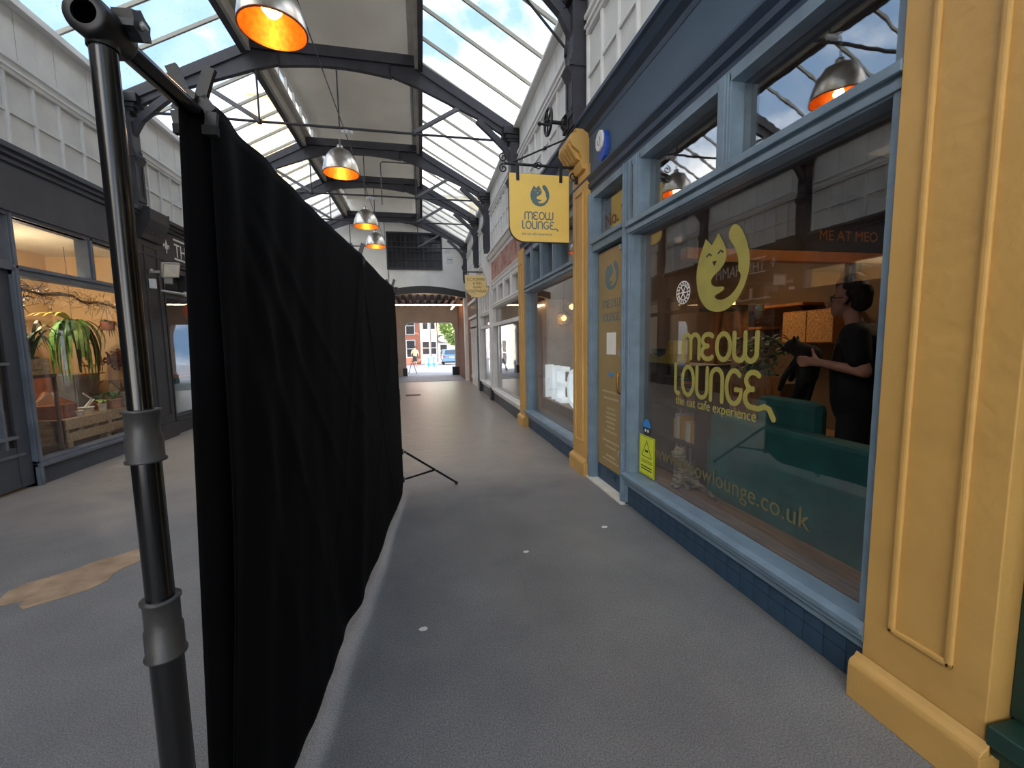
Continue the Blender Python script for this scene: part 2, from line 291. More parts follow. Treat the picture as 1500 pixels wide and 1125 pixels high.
def stroke_poly(mb, path, w, o, ax, ay, depth):
    """flat ribbon with round ends along a 2D path"""
    P = [Vector(p) for p in path]; n = len(P); Lf = []; Rt = []; closed = n > 3 and (P[0] - P[-1]).length < 1e-4
    for i in range(n):
        d = (P[min(i + 1, n - 1)] - P[max(i - 1, 0)]).normalized()
        if closed and i in (0, n - 1): d = (P[1] - P[-2]).normalized()
        q = Vector((-d.y, d.x)) * w / 2
        Lf.append(P[i] + q); Rt.append(P[i] - q)
    def capp(c, d):
        a = math.atan2(d.y, d.x)
        return [c + Vector((math.cos(a + PI / 2 - PI * k / 6), math.sin(a + PI / 2 - PI * k / 6))) * w / 2 for k in range(1, 6)]
    dn = (P[-1] - P[-2]).normalized(); d0 = (P[0] - P[1]).normalized()
    az = Vector(ax).cross(Vector(ay)).normalized() * depth
    pts = Lf + Rt
    T = lambda p: Vector(o) + Vector(ax) * p.x + Vector(ay) * p.y
    for i in range(n - 1):
        quad = [T(Rt[i]), T(Rt[i + 1]), T(Lf[i + 1]), T(Lf[i])]
        mb.add(quad + [p + az for p in quad], [(3, 2, 1, 0), (4, 5, 6, 7), (0, 1, 5, 4), (2, 3, 7, 6)])
    az2 = az * 0.8
    for c, d in (() if closed else ((P[-1], dn), (P[0], d0))):
        q = Vector((-d.y, d.x)) * w / 2
        fan = [T(c + q)] + [T(x) for x in capp(c, d)] + [T(c - q)]
        k = len(fan); mb.add(fan + [p + az2 for p in fan], [list(range(k))[::-1], list(range(k, 2 * k))][::1] + [(i, i + k, i + 1 + k, i + 1)[::-1] for i in range(k - 1)])
# rounded lettering of the cafe: each glyph = strokes in a unit-height box, advance width
GLY = {
 'm': ([[(0.08, 0), (0.08, 0.6)] + arc(0.3, 0.68, 0.22, 0.27, 180, 0) + [(0.52, 0)], [(0.52, 0.6)] + arc(0.74, 0.68, 0.22, 0.27, 180, 0) + [(0.96, 0)]], 1.04),
 'e': ([arc(0.36, 0.72, 0.27, 0.23, 40, 270), arc(0.36, 0.25, 0.29, 0.25, 90, 320)], 0.70),
 'o': ([arc(0.38, 0.48, 0.30, 0.47, 0, 360, 28)], 0.76),
 'w': ([[(0.08, 0.95), (0.08, 0.35)] + arc(0.3, 0.28, 0.22, 0.27, 180, 360) + [(0.52, 0.95)], [(0.52, 0.35)] + arc(0.74, 0.28, 0.22, 0.27, 180, 360) + [(0.96, 0.95)]], 1.04),
 'l': ([[(0.1, 1.0), (0.1, 0.25)] + arc(0.26, 0.18, 0.16, 0.17, 180, 290, 8)], 0.42),
 'u': ([[(0.08, 0.95), (0.08, 0.3)] + arc(0.33, 0.28, 0.25, 0.27, 180, 360) + [(0.58, 0.95)]], 0.68),
 'n': ([[(0.08, 0), (0.08, 0.6)] + arc(0.33, 0.68, 0.25, 0.27, 180, 0) + [(0.58, 0)]], 0.68),
 'g': ([arc(0.38, 0.48, 0.30, 0.47, 50, 330, 22) + [(0.66, 0.42), (0.45, 0.42)]], 0.74),
 'E': ([arc(0.34, 0.72, 0.25, 0.23, 40, 270), arc(0.34, 0.25, 0.27, 0.25, 90, 280) + [(0.55, 0.0), (0.75, 0.08), (0.9, 0.04), (1.05, -0.2)]], 1.1)}
def glyphs(word, h, total, m, parent, o, ax, ay, name='lettering', w=0.13, depth=0.002):
    adv = sum(GLY[c][1] for c in word); k = total / adv; mb = MB(); x = 0
    for c in word:
        for si, st in enumerate(GLY[c][0]): stroke_poly(mb, [((p[0] + x) * k, p[1] * h) for p in st], w * h, o, ax, ay, depth * (1 + .5 * si))
        x += GLY[c][1]
    return mb.build(name, m, parent)
LOGO = [(415, 205), (455, 240), (495, 200), (540, 262), (548, 310), (520, 345), (470, 368), (455, 385), (462, 405), (490, 416), (535, 418), (540, 430), (520, 440), (475, 452), (500, 470), (545, 472), (590, 452), (622, 418), (632, 385), (612, 368), (616, 330), (592, 275), (556, 235), (556, 205), (580, 184), (615, 200), (655, 265), (677, 345), (655, 430), (595, 500), (520, 524), (435, 507), (375, 445), (354, 355), (370, 285)]
def _round(pts, keep):
    for _ in range(2):
        q = []; n = len(pts)
        for i, p in enumerate(pts):
            a = pts[(i + 1) % n]
            if p in keep: q.append(p)
            else: q.append((p[0] * .75 + a[0] * .25, p[1] * .75 + a[1] * .25))
            if a not in keep: q.append((p[0] * .25 + a[0] * .75, p[1] * .25 + a[1] * .75))
        pts = q
    return pts
LOGO = _round(LOGO, {(415, 205), (455, 240), (495, 200)})
def logo(h, m, m2, parent, o, ax, ay, depth=0.002, stretch=1.0):
    pl = [((x - 516) / 340 * h * stretch, (355 - y) / 340 * h) for x, y in LOGO]
    ob = MB().prism(pl, o, ax, ay, depth).build('emblem', m, parent)
    if m2:
        e = MB(); oo = Vector(o) + Vector(ax).cross(Vector(ay)).normalized() * depth
        for (x, y) in ((440, 277), (512, 277)): stroke_poly(e, [((x - 14 - 516) / 340 * h * stretch, (355 - y - 4) / 340 * h), ((x - 516) / 340 * h * stretch, (355 - y + 5) / 340 * h), ((x + 14 - 516) / 340 * h * stretch, (355 - y - 4) / 340 * h)], 0.02 * h, oo, ax, ay, 0.001)
        e.prism([((x - 516) / 340 * h * stretch, (355 - y) / 340 * h) for x, y in ((462, 308), (490, 308), (476, 328))], oo, ax, ay, 0.001)
        e.build('emblem_face', m2, ob)
    return ob
def organic(name, caps, m, parent=None, voxel=0.012, smooth=6):
    """one continuous surface from tapered capsules (p0, r0, p1, r1)"""
    mb = MB()
    for p0, r0, p1, r1 in caps:
        p0 = Vector(p0); p1 = Vector(p1); n = 6
        mb.tube([p0.lerp(p1, i / n) for i in range(n + 1)], [r0 + (r1 - r0) * i / n for i in range(n + 1)], 12)
        mb.sphere(p0, r0, 12); mb.sphere(p1, r1, 12)
    o = mb.build('tmp', m)
    md = o.modifiers.new('r', 'REMESH'); md.mode = 'VOXEL'; md.voxel_size = voxel
    if smooth: s2 = o.modifiers.new('s', 'SMOOTH'); s2.iterations = smooth; s2.factor = 0.5
    dg = bpy.context.evaluated_depsgraph_get(); me = bpy.data.meshes.new_from_object(o.evaluated_get(dg))
    bpy.data.objects.remove(o); me.polygons.foreach_set('use_smooth', [True] * len(me.polygons))
    ob = bpy.data.objects.new(name, me); C.objects.link(ob)
    if parent: ob.parent = parent
    return ob

# ================================================================ the arcade shell
YN, YE = -6.0, 17.9                      # near end, end wall
XL, XR = -4.5, 1.9
COLS = [-2.4, 1.2, 4.85, 8.2, 11.65, 13.95, 17.5]
fl = MB().add([(-9, YN, 0), (8, YN, 0), (8, 21.4, 0), (-9, 21.4, 0), (-9, YN, -0.2), (8, YN, -0.2), (8, 21.4, -0.2), (-9, 21.4, -0.2)],
              [(0, 1, 2, 3), (7, 6, 5, 4), (0, 4, 5, 1), (1, 5, 6, 2), (2, 6, 7, 3), (3, 7, 4, 0)]).build('floor', 'floor')
tag(fl, 'grey worn asphalt and polished screed floor of the arcade', kind='structure')
pp = []
for i in range(26):
    a = 2 * PI * i / 26; r = 1 + 0.18 * math.sin(3 * a + 1) + 0.1 * math.sin(7 * a)
    pp.append((0.40 * r * math.cos(a), 0.22 * r * math.sin(a)))
rot = 0.95
pp = [(-2.42 + u * math.cos(rot) - v * math.sin(rot), 3.42 + u * math.sin(rot) + v * math.cos(rot)) for u, v in pp]
tag(MB().prism(pp, (0, 0, 0), (1, 0, 0), (0, 1, 0), 0.003).build('repair_patch', 'patch_tan'), 'tan irregular repair patch in the grey floor', 'floor patch')
for k, (x, y) in enumerate([(0.72, 3.02), (1.48, 3.28), (-0.05, 2.3), (-3.2, 5.4)]):
    pl = [(0.022 * (1 + 0.4 * random.random()) * math.cos(a), 0.014 * (1 + 0.5 * random.random()) * math.sin(a)) for a in [i * PI / 3 for i in range(6)]]
    o = MB().prism(pl, (x, y, 0.0), (1, 0, 0), (0, 1, 0), 0.004).build('litter_scrap', 'paper')
    tag(o, ['white paper scrap midway between black cloth and cafe window', 'white paper scrap close to the tiled blue base of the cafe window', 'white paper scrap just off the hem of the black cloth', 'white paper scrap on the floor before the plant shop'][k], 'litter', 'litter on the floor')

def bays(): return [(COLS[i], COLS[i + 1]) for i in range(len(COLS) - 1)]
def upper_wall(side):
    s = 1 if side == 'right' else -1; xf = XR if s > 0 else XL
    zl = 4.05 if s > 0 else 3.88
    w = struct('wall_' + side, 'white painted upper wall of the arcade with lattice panels')
    box('wall_core', 'white_paint', w, xf + s * 0.03, xf + s * 0.2, YN, YE, 3.3, 5.6)
    zt = zl + 0.86
    pane_me = bar_me = brd_me = None
    for (a, b) in [(YN, COLS[0])] + bays():
        y0, y1 = a + 0.16, b - 0.16
        # mouldings around the lattice
        MB().box(xf - s * 0.03, xf + s * 0.03, y0, y1, zt, zt + 0.05).box(xf - s * 0.05, xf + s * 0.03, y0, y1, zt + 0.05, zt + 0.075).box(xf - s * 0.02, xf + s * 0.03, y0, y1, zt + 0.075, zt + 0.15).box(xf - s * 0.05, xf + s * 0.03, y0, y1, zt + 0.15, zt + 0.19).build('moulding', 'white_paint', w)
        MB().box(xf - s * 0.03, xf + s * 0.03, y0, y1, zl - 0.02, zl + 0.04).build('lattice_rail', 'white_paint', w)
        n = max(3, round((y1 - y0) / 0.36)); cw = (y1 - y0) / n
        for i in range(n + 1):
            o = box('lattice_bar', 'white_paint', w, xf - s * 0.02, xf + s * 0.03, y0 + i * cw - 0.018, y0 + i * cw + 0.018, zl, zt, 0.004)
        for j in (1,):
            box('lattice_bar', 'white_paint', w, xf - s * 0.012, xf + s * 0.03, y0, y1, zl + 0.43 - 0.016, zl + 0.43 + 0.016)
        for i in range(n):
            for j in range(2):
                box('panel', 'white_board', w, xf + s * 0.012, xf + s * 0.03, y0 + i * cw + 0.02, y0 + (i + 1) * cw - 0.02, zl + j * 0.43 + 0.02, zl + (j + 1) * 0.43 - 0.02)
        nb = max(4, round((y1 - y0) / 0.27)); bw = (y1 - y0) / nb
        for i in range(nb):
            box('board', 'white_board', w, xf + s * 0.008 - s * 0.003 * (i % 2), xf + s * 0.03, y0 + i * bw + 0.003, y0 + (i + 1) * bw - 0.003, zt + 0.19, 5.53)
    MB().box(xf - s * 0.10, xf + s * 0.03, YN, YE, 5.53, 5.56).box(xf - s * 0.07, xf + s * 0.2, YN, YE, 5.56, 5.64).build('eaves_board', 'white_paint', w)
    # iron columns on the wall
    for yc in COLS:
        c = struct('trim_%d' % (COLS.index(yc) + (1 if s > 0 else 11)), 'dark iron wall column carrying the roof truss')
        m = MB(); X = lambda d0, d1: sorted((xf - s * d0, xf - s * d1))
        m.box(*X(0, 0.16), yc - 0.11, yc + 0.11, zl - 0.05, 5.35).box(*X(0.16, 0.175), yc - 0.11, yc - 0.07, zl + 0.1, 4.75).box(*X(0.16, 0.175), yc + 0.07, yc + 0.11, zl + 0.1, 4.75).box(*X(0.16, 0.175), yc - 0.11, yc + 0.11, zl + 0.06, zl + 0.14)
        m.build('shaft', 'iron', c, 0.006)
        MB().box(*X(0, 0.24), yc - 0.13, yc + 0.13, 5.35, 5.42).box(*X(0, 0.29), yc - 0.15, yc + 0.15, 5.42, 5.56).box(*X(0, 0.22), yc - 0.12, yc + 0.12, 5.29, 5.35).build('capital', 'black_iron', c, 0.01)
        MB().box(*X(0, 0.2), yc - 0.12, yc + 0.12, 4.62, 4.68).prism([(0, 4.5), (0.16, 4.5), (0.23, 4.62), (0, 4.62)], (xf, yc - (0.1 if s > 0 else -0.1), 0), (-s, 0, 0), (0, 0, 1), 0.2).build('corbel', 'iron', c)
    return w
wall_right = upper_wall('right'); wall_left = upper_wall('left')

# ---------------------------------------------------------------- roof: lantern ceiling + glazed slopes
KL, KR, ZE, ZK = -2.6, 0.08, 5.64, 6.60
ceil = struct('ceiling', 'cream boarded lantern ceiling between glazed roof slopes')
box('ceiling_panel', 'ceiling_paint', ceil, KL - 0.1, KR + 0.1, YN, YE, 7.32, 7.42)
for k, (x, s) in enumerate(((KL, -1), (KR, 1))):
    box('lantern_board', 'board_grey', ceil, x - s * 0.13, x + s * 0.03, YN, YE, 6.61, 6.7); box('lantern_board', 'board_grey', ceil, x - 0.03, x + 0.03, YN, YE, 6.40, 6.61)
    box('purlin', 'iron', ceil, x + s * 0.03, x + s * 0.11, YN, YE, 6.36, 6.7)
    box('lantern_rail', 'white_paint', ceil, x - 0.03, x + 0.03, YN, YE, 7.2, 7.32)
    y = YN
    while y < YE:
        box('lantern_post', 'white_paint', ceil, x - 0.028, x + 0.028, y, y + 0.06, 6.7, 7.2)
        box('pane', 'clear_glass', ceil, x - 0.004, x + 0.004, y + 0.06, min(y + 0.56, YE), 6.7, 7.2); y += 0.56
roof = struct('trim_30', 'glazed roof slopes of the arcade')
nb = int((YE - YN) / 0.67)
for (xe, xk) in ((XL - 0.02, KL - 0.1), (XR + 0.02, KR + 0.1)):
    e = Vector((xe, 0, ZE)); kk = Vector((xk, 0, ZK + 0.02)); nrm = Vector((-(kk - e).z, 0, (kk - e).x)).normalized()
    if nrm.z < 0: nrm = -nrm
    pm = bm_ = None
    for i in range(nb + 1):
        y = YN + 0.26 + i * 0.67
        if y > YE: break
        if bm_ is None:
            b = MB().obox(e, kk, 0.03, 0.05).build('glazing_bar', 'bar_paint', roof); bm_ = b.data
        else:
            b = bpy.data.objects.new('glazing_bar', bm_); C.objects.link(b); b.parent = roof
        b.location.y = y
        if y + 0.67 <= YE + 0.4:
            if pm is None:
                q = [e + nrm * 0.03 + Vector((0, 0.01, 0)), e + nrm * 0.03 + Vector((0, 0.66, 0)), kk + nrm * 0.03 + Vector((0, 0.66, 0)), kk + nrm * 0.03 + Vector((0, 0.01, 0))]
                p = MB().add(q, [(0, 1, 2, 3)]).build('pane', 'roof_glass', roof); pm = p.data
            else:
                p = bpy.data.objects.new('pane', pm); C.objects.link(p); p.parent = roof
            p.location.y = y

# ---------------------------------------------------------------- trusses
def truss(yc, first=None):
    t = thing('roof_truss', 'dark arched iron roof truss with tie rod spanning the arcade', 'roof truss', 'roof trusses', (0, yc, 0))
    xc = (KL + KR) / 2
    def ob(p0, p1, w, h, name, m='iron'): return MB().obox(p0, p1, w, h).build(name, m, t)
    for s, xe, xk in ((-1, XL + 0.05, KL), (1, XR - 0.05, KR)):
        ob((xe, 0, 5.50), (xk, 0, 6.47), 0.14, 0.15, 'rafter')
        # web under the rafter, deepest at the knee of the truss
        lo = [(xe, 5.3), (xe + (xk - xe) * 0.35, 5.66), (xk, 6.12), (xk + (xc - xk) * 0.35, 6.27), (xk + (xc - xk) * 0.35, 6.42), (xk, 6.44), (xe, 5.5)]
        MB().prism(lo, (0, 0.04, 0), (1, 0, 0), (0, 0, 1), 0.08).build('web', 'iron', t)
        # curved knee brace to the column
        pts = [(xe + s * 0.0, 0, 4.65), (xe - s * 0.05, 0, 4.95), (xe - s * 0.2, 0, 5.22), (xe - s * 0.45, 0, 5.45), (xe - s * 0.7, 0, 5.66)]
        m = MB()
        for a, b in zip(pts, pts[1:]): m.obox(a, b, 0.09, 0.1)
        m.build('knee_brace', 'iron', t)
        xs = 0.0 if s > 0 else -2.52
        ob((xs, 0, 5.36), (0.84 if s > 0 else -3.36, 0, 5.86), 0.07, 0.06, 'strut', 'iron_grey')
        MB().tube([(xs, 0, 5.34), (xs, 0, 6.2)], 0.016, 6).build('hanger', 'iron', t)
        MB().sphere((xs, 0, 5.34), 0.05, 8).build('joint', 'iron', t)
    MB().obox((KL, 0, 6.53), (KR, 0, 6.53), 0.16, 0.17).build('collar', 'iron', t)
    n = 12; lo = [(KL + (KR - KL) * (0.16 + 0.68 * i / n), 6.235 + 0.075 * math.sin(PI * i / n)) for i in range(n + 1)]
    MB().prism(lo + [(lo[-1][0], 6.45), (lo[0][0], 6.45)], (0, 0.04, 0), (1, 0, 0), (0, 0, 1), 0.08).build('arch', 'iron', t)
    MB().tube([(XL + 0.16, 0, 5.34), (XR - 0.16, 0, 5.34)], 0.022, 8).build('tie_rod', 'iron', t)
    MB().tube([(xc, 0, 5.34), (xc, 0, 6.3)], 0.013, 6).build('hanger', 'iron', t)
    return t
tr0 = truss(COLS[1])
TL = {-2.4: 'over the dark green shopfront', 1.2: 'above the panelled yellow pilaster by the dark green shop', 4.85: 'above the yellow pilaster with the carved console', 8.2: 'above the yellow pilaster beside the white shopfront', 11.65: 'above the footwear sign', 13.95: 'between the footwear sign and the end wall', 17.5: 'standing against the white end wall'}
for yc in [COLS[0]] + COLS[2:]:
    c = copy_tree(tr0); c.location.y = yc; c['label'] = 'dark arched iron roof truss ' + TL[yc]
tr0['label'] = 'dark arched iron roof truss ' + TL[1.2]

# ---------------------------------------------------------------- end wall with passage
we = struct('wall_end', 'white rendered end wall above the passage')
m = MB(); yb = YE + 0.35
OX0, OX1, OZ = -1.45, 1.78, 3.62
m.box(-4.7, OX0, YE, yb, 0, 7.4).box(OX1, 2.1, YE, yb, 0, 7.4).box(OX0, OX1, YE, yb, OZ, 4.6).box(OX0, -1.2, YE, yb, 4.6, 6.0).box(0.9, OX1, YE, yb, 4.6, 6.0).box(OX0, OX1, YE, yb, 6.0, 7.4)
m.build('wall_core', 'render_white', we)
cp = [(-1.5 + 3.32 * i / 12, 3.68 + 0.22 * math.sin(PI * i / 12)) for i in range(13)] + [(-1.5 + 3.32 * i / 12, 3.42 + 0.2 * math.sin(PI * i / 12)) for i in range(12, -1, -1)]
MB().prism(cp, (0, YE - 0.02, 0), (1, 0, 0), (0, 0, 1), 0.14).build('arched_beam', 'black_iron', we)
box('vent', 'plastic_white', we, 1.12, 1.36, YE - 0.03, YE, 4.85, 5.1); box('vent_cover', 'plastic_grey', we, 1.14, 1.34, YE - 0.035, YE - 0.03, 4.96, 5.0)
box('alarm_box', 'plastic_white', we, 1.05, 1.25, YE - 0.05, YE, 5.25, 5.4)
MB().tube([(-1.21, YE - 0.02, 4.6), (-1.21, YE - 0.02, 3.8)], 0.012, 6).build('cable', 'black_iron', we)
w9 = struct('window_9', 'dark many-paned window in the white end wall')
fm = MB().box(-1.24, 0.94, YE - 0.06, YE + 0.1, 4.55, 4.62).box(-1.24, 0.94, YE - 0.02, YE + 0.1, 5.95, 6.02)
for x in (-1.24, 0.88): fm.box(x, x + 0.06, YE - 0.02, YE + 0.1, 4.6, 6.0)
fm.build('window_frame', 'iron', w9)
for i in range(1, 12):
    box('glazing_bar', 'iron', w9, -1.2 + i * 0.175 - (0.025 if i % 4 == 0 else 0.012), -1.2 + i * 0.175 + (0.025 if i % 4 == 0 else 0.012), YE, YE + 0.05, 4.6, 5.97)
for j in (1, 2, 3): box('glazing_bar', 'iron', w9, -1.2, 0.9, YE, YE + 0.05, 4.6 + j * 0.345 - 0.012, 4.6 + j * 0.345 + 0.012)
for i in range(12):
    for j in range(4): box('pane', 'pane_dark', w9, -1.2 + i * 0.175 + 0.01, -1.2 + (i + 1) * 0.175 - 0.01, YE + 0.05, YE + 0.06, 4.6 + j * 0.345 + 0.01, 4.6 + (j + 1) * 0.345 - 0.01)
# passage through to the street
YP = 21.3
ps = struct('wall_passage', 'grey rendered passage walls leading to the street')
box('passage_side', 'passage_wall', ps, OX0 - 0.3, OX0, yb, YP, 0, 3.62); box('passage_side', 'red_brick', ps, OX1, OX1 + 0.3, yb, YP, 0, 3.62)
m = MB().box(OX0 - 0.3, -0.78, YP, YP + 0.4, 0, 3.62).box(1.62, OX1 + 0.3, YP, YP + 0.4, 0, 3.62).box(-0.78, 1.62, YP, YP + 0.4, 2.6, 3.62)
m.prism([(-0.78, 2.42), (-0.78, 2.6), (-0.65, 2.6)], (0, YP + 0.4, 0), (1, 0, 0), (0, 0, 1), 0.4).prism([(1.62, 2.2), (1.47, 2.6), (1.62, 2.6)], (0, YP + 0.4, 0), (1, 0, 0), (0, 0, 1), 0.4)
m.build('passage_arch', 'passage_wall', ps)
box('plinth_block', 'black_iron', ps, 1.45, 1.78, YP - 0.05, YP + 0.2, 0, 0.42); box('plinth_block', 'black_iron', ps, -0.95, -0.74, YP - 0.05, YP + 0.2, 0, 0.4)
box('passage_ceiling', 'passage_wall', ps, OX0 - 0.3, OX1 + 0.3, yb, YP + 0.4, 3.62, 3.7)
for i in range(11): box('joist', 'joist', ps, OX0 + 0.08 + i * 0.3, OX0 + 0.2 + i * 0.3, yb, YP, 3.38, 3.62)
ls = thing('light_strip', 'warm linear light fitting running round the passage ceiling', 'light')
for (a, b) in (((OX0 + 0.05, yb + 0.1), (OX1 - 0.05, yb + 0.1)), ((OX0 + 0.1, yb + 0.1), (OX0 + 0.1, YP - 0.6)), ((OX1 - 0.35, yb + 0.1), (OX1 - 0.35, YP - 0.6))):
    MB().obox((a[0], a[1], 3.2), (b[0], b[1], 3.2), 0.05, 0.05).build('tube', 'led_warm', ls)

# ================================================================ right-hand shopfronts
def rbox(name, m, parent, d0, d1, y0, y1, z0, z1, bevel=0.0): return box(name, m, parent, XR + d0, XR + d1, y0, y1, z0, z1, bevel)
def lbox(name, m, parent, d0, d1, y0, y1, z0, z1, bevel=0.0): return box(name, m, parent, XL - d1, XL - d0, y0, y1, z0, z1, bevel)
AX, AY = (0, -1, 0), (0, 0, 1)          # lettering on the right facade reads along -Y; ax x ay = -X
def pilaster(name, y0, y1, top, label):
    p = struct(name, label)
    rbox('shaft', 'yellow_paint', p, -0.045, 0.12, y0, y1, 0.0, top, 0.004)
    w = 0.11 if y1 - y0 < 0.5 else 0.12
    # raised panel moulding: a rectangular frame round a sunk field
    a, b, z0, z1 = y0 + 0.10, y1 - 0.10, 0.38, top - 0.25
    for k, (ya, yb_, za, zb) in enumerate(((a, a + 0.025, z0, z1), (b - 0.025, b, z0, z1), (a, b, z0, z0 + 0.025), (a, b, z1 - 0.025, z1))):
        rbox('panel_moulding', 'yellow_paint', p, -0.06, -0.04, ya, yb_, za, zb, 0.008)
    MB().box(XR - 0.095, XR + 0.1, y0 - 0.02, y1 + 0.02, 0, 0.155).prism([(0, 0.155), (0.045, 0.155), (0.035, 0.175), (0.015, 0.185), (0, 0.205)], (XR - 0.05, y0 - 0.02, 0), (-1, 0, 0), (0, 0, 1), y1 - y0 + 0.04).build('plinth', 'yellow_paint', p, 0.004)
    return p
pilaster('trim_41', 0.98, 1.40, 3.9, 'yellow painted pilaster with sunk panel beside dark green shopfront')
p2_ = pilaster('trim_42', 4.62, 5.08, 3.55, 'yellow painted pilaster between the cafe door and lettered window')
pilaster('trim_43', 7.68, 8.12, 3.3, 'yellow painted pilaster beside the white shopfront')
# carved console on top of the middle pilaster
cprof = [(0, 3.5), (0.08, 3.5), (0.11, 3.56), (0.09, 3.62), (0.12, 3.68), (0.20, 3.74), (0.23, 3.8), (0.22, 3.86), (0.15, 3.88), (0.17, 3.92), (0, 3.92)]
MB().prism(cprof, (XR, 4.65, 0), (-1, 0, 0), (0, 0, 1), 0.4).build('console', 'yellow_paint', p2_, 0.008)
for k in range(5): MB().prism([(0, 3.58), (0.13, 3.62), (0.23, 3.76), (0.23, 3.78), (0, 3.78)], (XR - 0.005, 5.0 - k * 0.075, 0), (-1, 0, 0), (0, 0, 1), 0.04).build('carved_leaf', 'yellow_paint', p2_)

def sill_profile(parent, y0, y1, z, m='frame_blue', m2='deep_blue'):
    MB().prism([(-0.09, z - 0.02), (0.03, z - 0.02), (0.07, z - 0.035), (0.07, z - 0.06), (0.05, z - 0.07), (0.05, z - 0.095), (0.02, z - 0.12), (0.02, z - 0.15), (-0.09, z - 0.15)], (XR, y0, 0), (-1, 0, 0), (0, 0, 1), y1 - y0).build('sill', m, parent)
def facade_window(name, label, y0, y1, zs, zt0, zt1, ztop, tops, fm, gm='shop_glass', riser=None, topg='old_glass'):
    w = struct(name, label)
    jw = 0.055
    for (ya, yb_) in ((y0, y0 + jw), (y1 - jw, y1)):
        MB().box(XR - 0.01, XR + 0.14, ya, yb_, zs, ztop).box(XR - 0.025, XR + 0.02, ya + 0.012, yb_ - 0.012, zs, ztop).build('jamb', fm, w, 0.004)
    MB().box(XR - 0.02, XR + 0.14, y0, y1, zt0, zt1).box(XR - 0.05, XR + 0.02, y0, y1, zt1 - 0.05, zt1 - 0.005).box(XR - 0.035, XR + 0.02, y0, y1, zt0 + 0.01, zt0 + 0.05).build('transom', fm, w, 0.004)
    MB().box(XR - 0.01, XR + 0.14, y0, y1, ztop - 0.05, ztop + 0.02).build('head', fm, w)
    if zs > 0.05: sill_profile(w, y0, y1, zs + 0.02, fm)
    MB().box(XR + 0.085, XR + 0.093, y0 + jw, y1 - jw, zs, zt0).build('pane', gm, w)
    ed = [y0 + jw] + list(tops) + [y1 - jw]
    for t in tops: MB().box(XR - 0.01, XR + 0.14, t - 0.06, t + 0.06, zt1, ztop).box(XR - 0.03, XR + 0.02, t - 0.03, t + 0.03, zt1, ztop).box(XR - 0.02, XR + 0.02, t - 0.047, t + 0.047, zt1, ztop).build('mullion', fm, w, 0.004)
    for a, b in zip(ed, ed[1:]): MB().box(XR + 0.085, XR + 0.093, a + (0.06 if a in tops else 0), b - (0.06 if b in tops else 0), zt1, ztop - 0.05).build('pane', topg, w)
    if riser:
        rbox('riser', 'tile_grout', w, 0.03, 0.2, y0, y1, 0, zs - 0.1)
        n = round((y1 - y0) / 0.115); tw = (y1 - y0) / n; me = None
        for i in range(n):
            for j in range(2):
                if me is None:
                    o = box('tile', riser, w, XR + 0.012, XR + 0.035, 0.0015, tw - 0.0015, 0.002, 0.108, 0.003); me = o.data
                else:
                    o = bpy.data.objects.new('tile', me); C.objects.link(o); o.parent = w
                o.location = (random.uniform(-0.001, 0.001), y0 + i * tw, j * 0.11)
    return w
W1 = facade_window('window_1', 'large cafe window with gold cat lettering in blue frame', 1.40, 3.70, 0.335, 2.55, 2.67, 3.2, [2.46, 3.56], 'frame_blue', riser='riser_blue')
W2 = facade_window('window_2', 'blue framed cafe window with big white letters inside', 5.08, 7.68, 0.335, 2.48, 2.6, 3.2, [5.95, 6.6, 7.2], 'frame_blue', riser='riser_blue', topg='shop_glass')
# cafe door with fanlight
D1 = struct('door_1', 'cafe door with gold panel under a fanlight in blue frame')
for (a, b) in ((3.70, 3.80), (4.52, 4.62)):
    MB().box(XR - 0.02, XR + 0.14, a, b, 0, 3.2).box(XR - 0.035, XR, a + 0.02, b - 0.02, 0.02, 3.2).box(XR - 0.045, XR, a + 0.035, b - 0.035, 0.02, 3.2).build('jamb', 'frame_blue', D1, 0.004)
MB().box(XR - 0.02, XR + 0.14, 3.8, 4.52, 2.57, 2.70).box(XR - 0.045, XR, 3.8, 4.52, 2.65, 2.695).build('transom', 'frame_blue', D1, 0.004)
MB().box(XR - 0.01, XR + 0.14, 3.7, 4.62, 3.15, 3.22).build('head', 'frame_blue', D1)
rbox('pane', 'old_glass', D1, 0.085, 0.093, 3.8, 4.52, 2.70, 3.15)
text('No. 7', 0.2, 'ink_brown', D1, (XR + 0.083, 4.42, 2.80), AX, (0, 0.1, 1), 'house_number', sx=1.05)
leaf = rbox('leaf', 'riser_blue', D1, 0.05, 0.10, 3.805, 4.515, 0.02, 2.56, 0.003)
gp = rbox('gold_panel', 'gold_door', D1, 0.042, 0.05, 3.83, 4.49, 0.21, 2.54)
rbox('threshold', 'pot_white', D1, -0.06, 0.14, 3.7, 4.62, 0, 0.02)
rbox('letter_flap', 'riser_blue', leaf, 0.035, 0.05, 4.06, 4.26, 0.11, 0.17, 0.004)
h = MB().tube([(XR + 0.04, 3.9, 1.28), (XR + 0.0, 3.9, 1.27), (XR - 0.01, 3.9, 1.22), (XR - 0.01, 3.9, 1.12), (XR, 3.9, 1.07), (XR + 0.04, 3.9, 1.06)], 0.011, 8).build('handle', 'brass', D1)
for z in (0.45, 1.45, 2.45): rbox('hinge', 'zinc', D1, -0.04, 0.05, 3.795, 3.825, z, z + 0.05)
logo(0.29, 'logo_slate', None, gp, (XR + 0.042, 4.16, 2.26), AX, AY, 0.002, 1.15)
glyphs('meow', 0.085, 0.42, 'logo_slate', gp, (XR + 0.042, 4.38, 1.94), AX, AY)
glyphs('lounge', 0.085, 0.42, 'logo_slate', gp, (XR + 0.042, 4.38, 1.80), AX, AY)
rbox('blank_card', 'paper', gp, 0.040, 0.042, 4.05, 4.27, 1.45, 1.68)
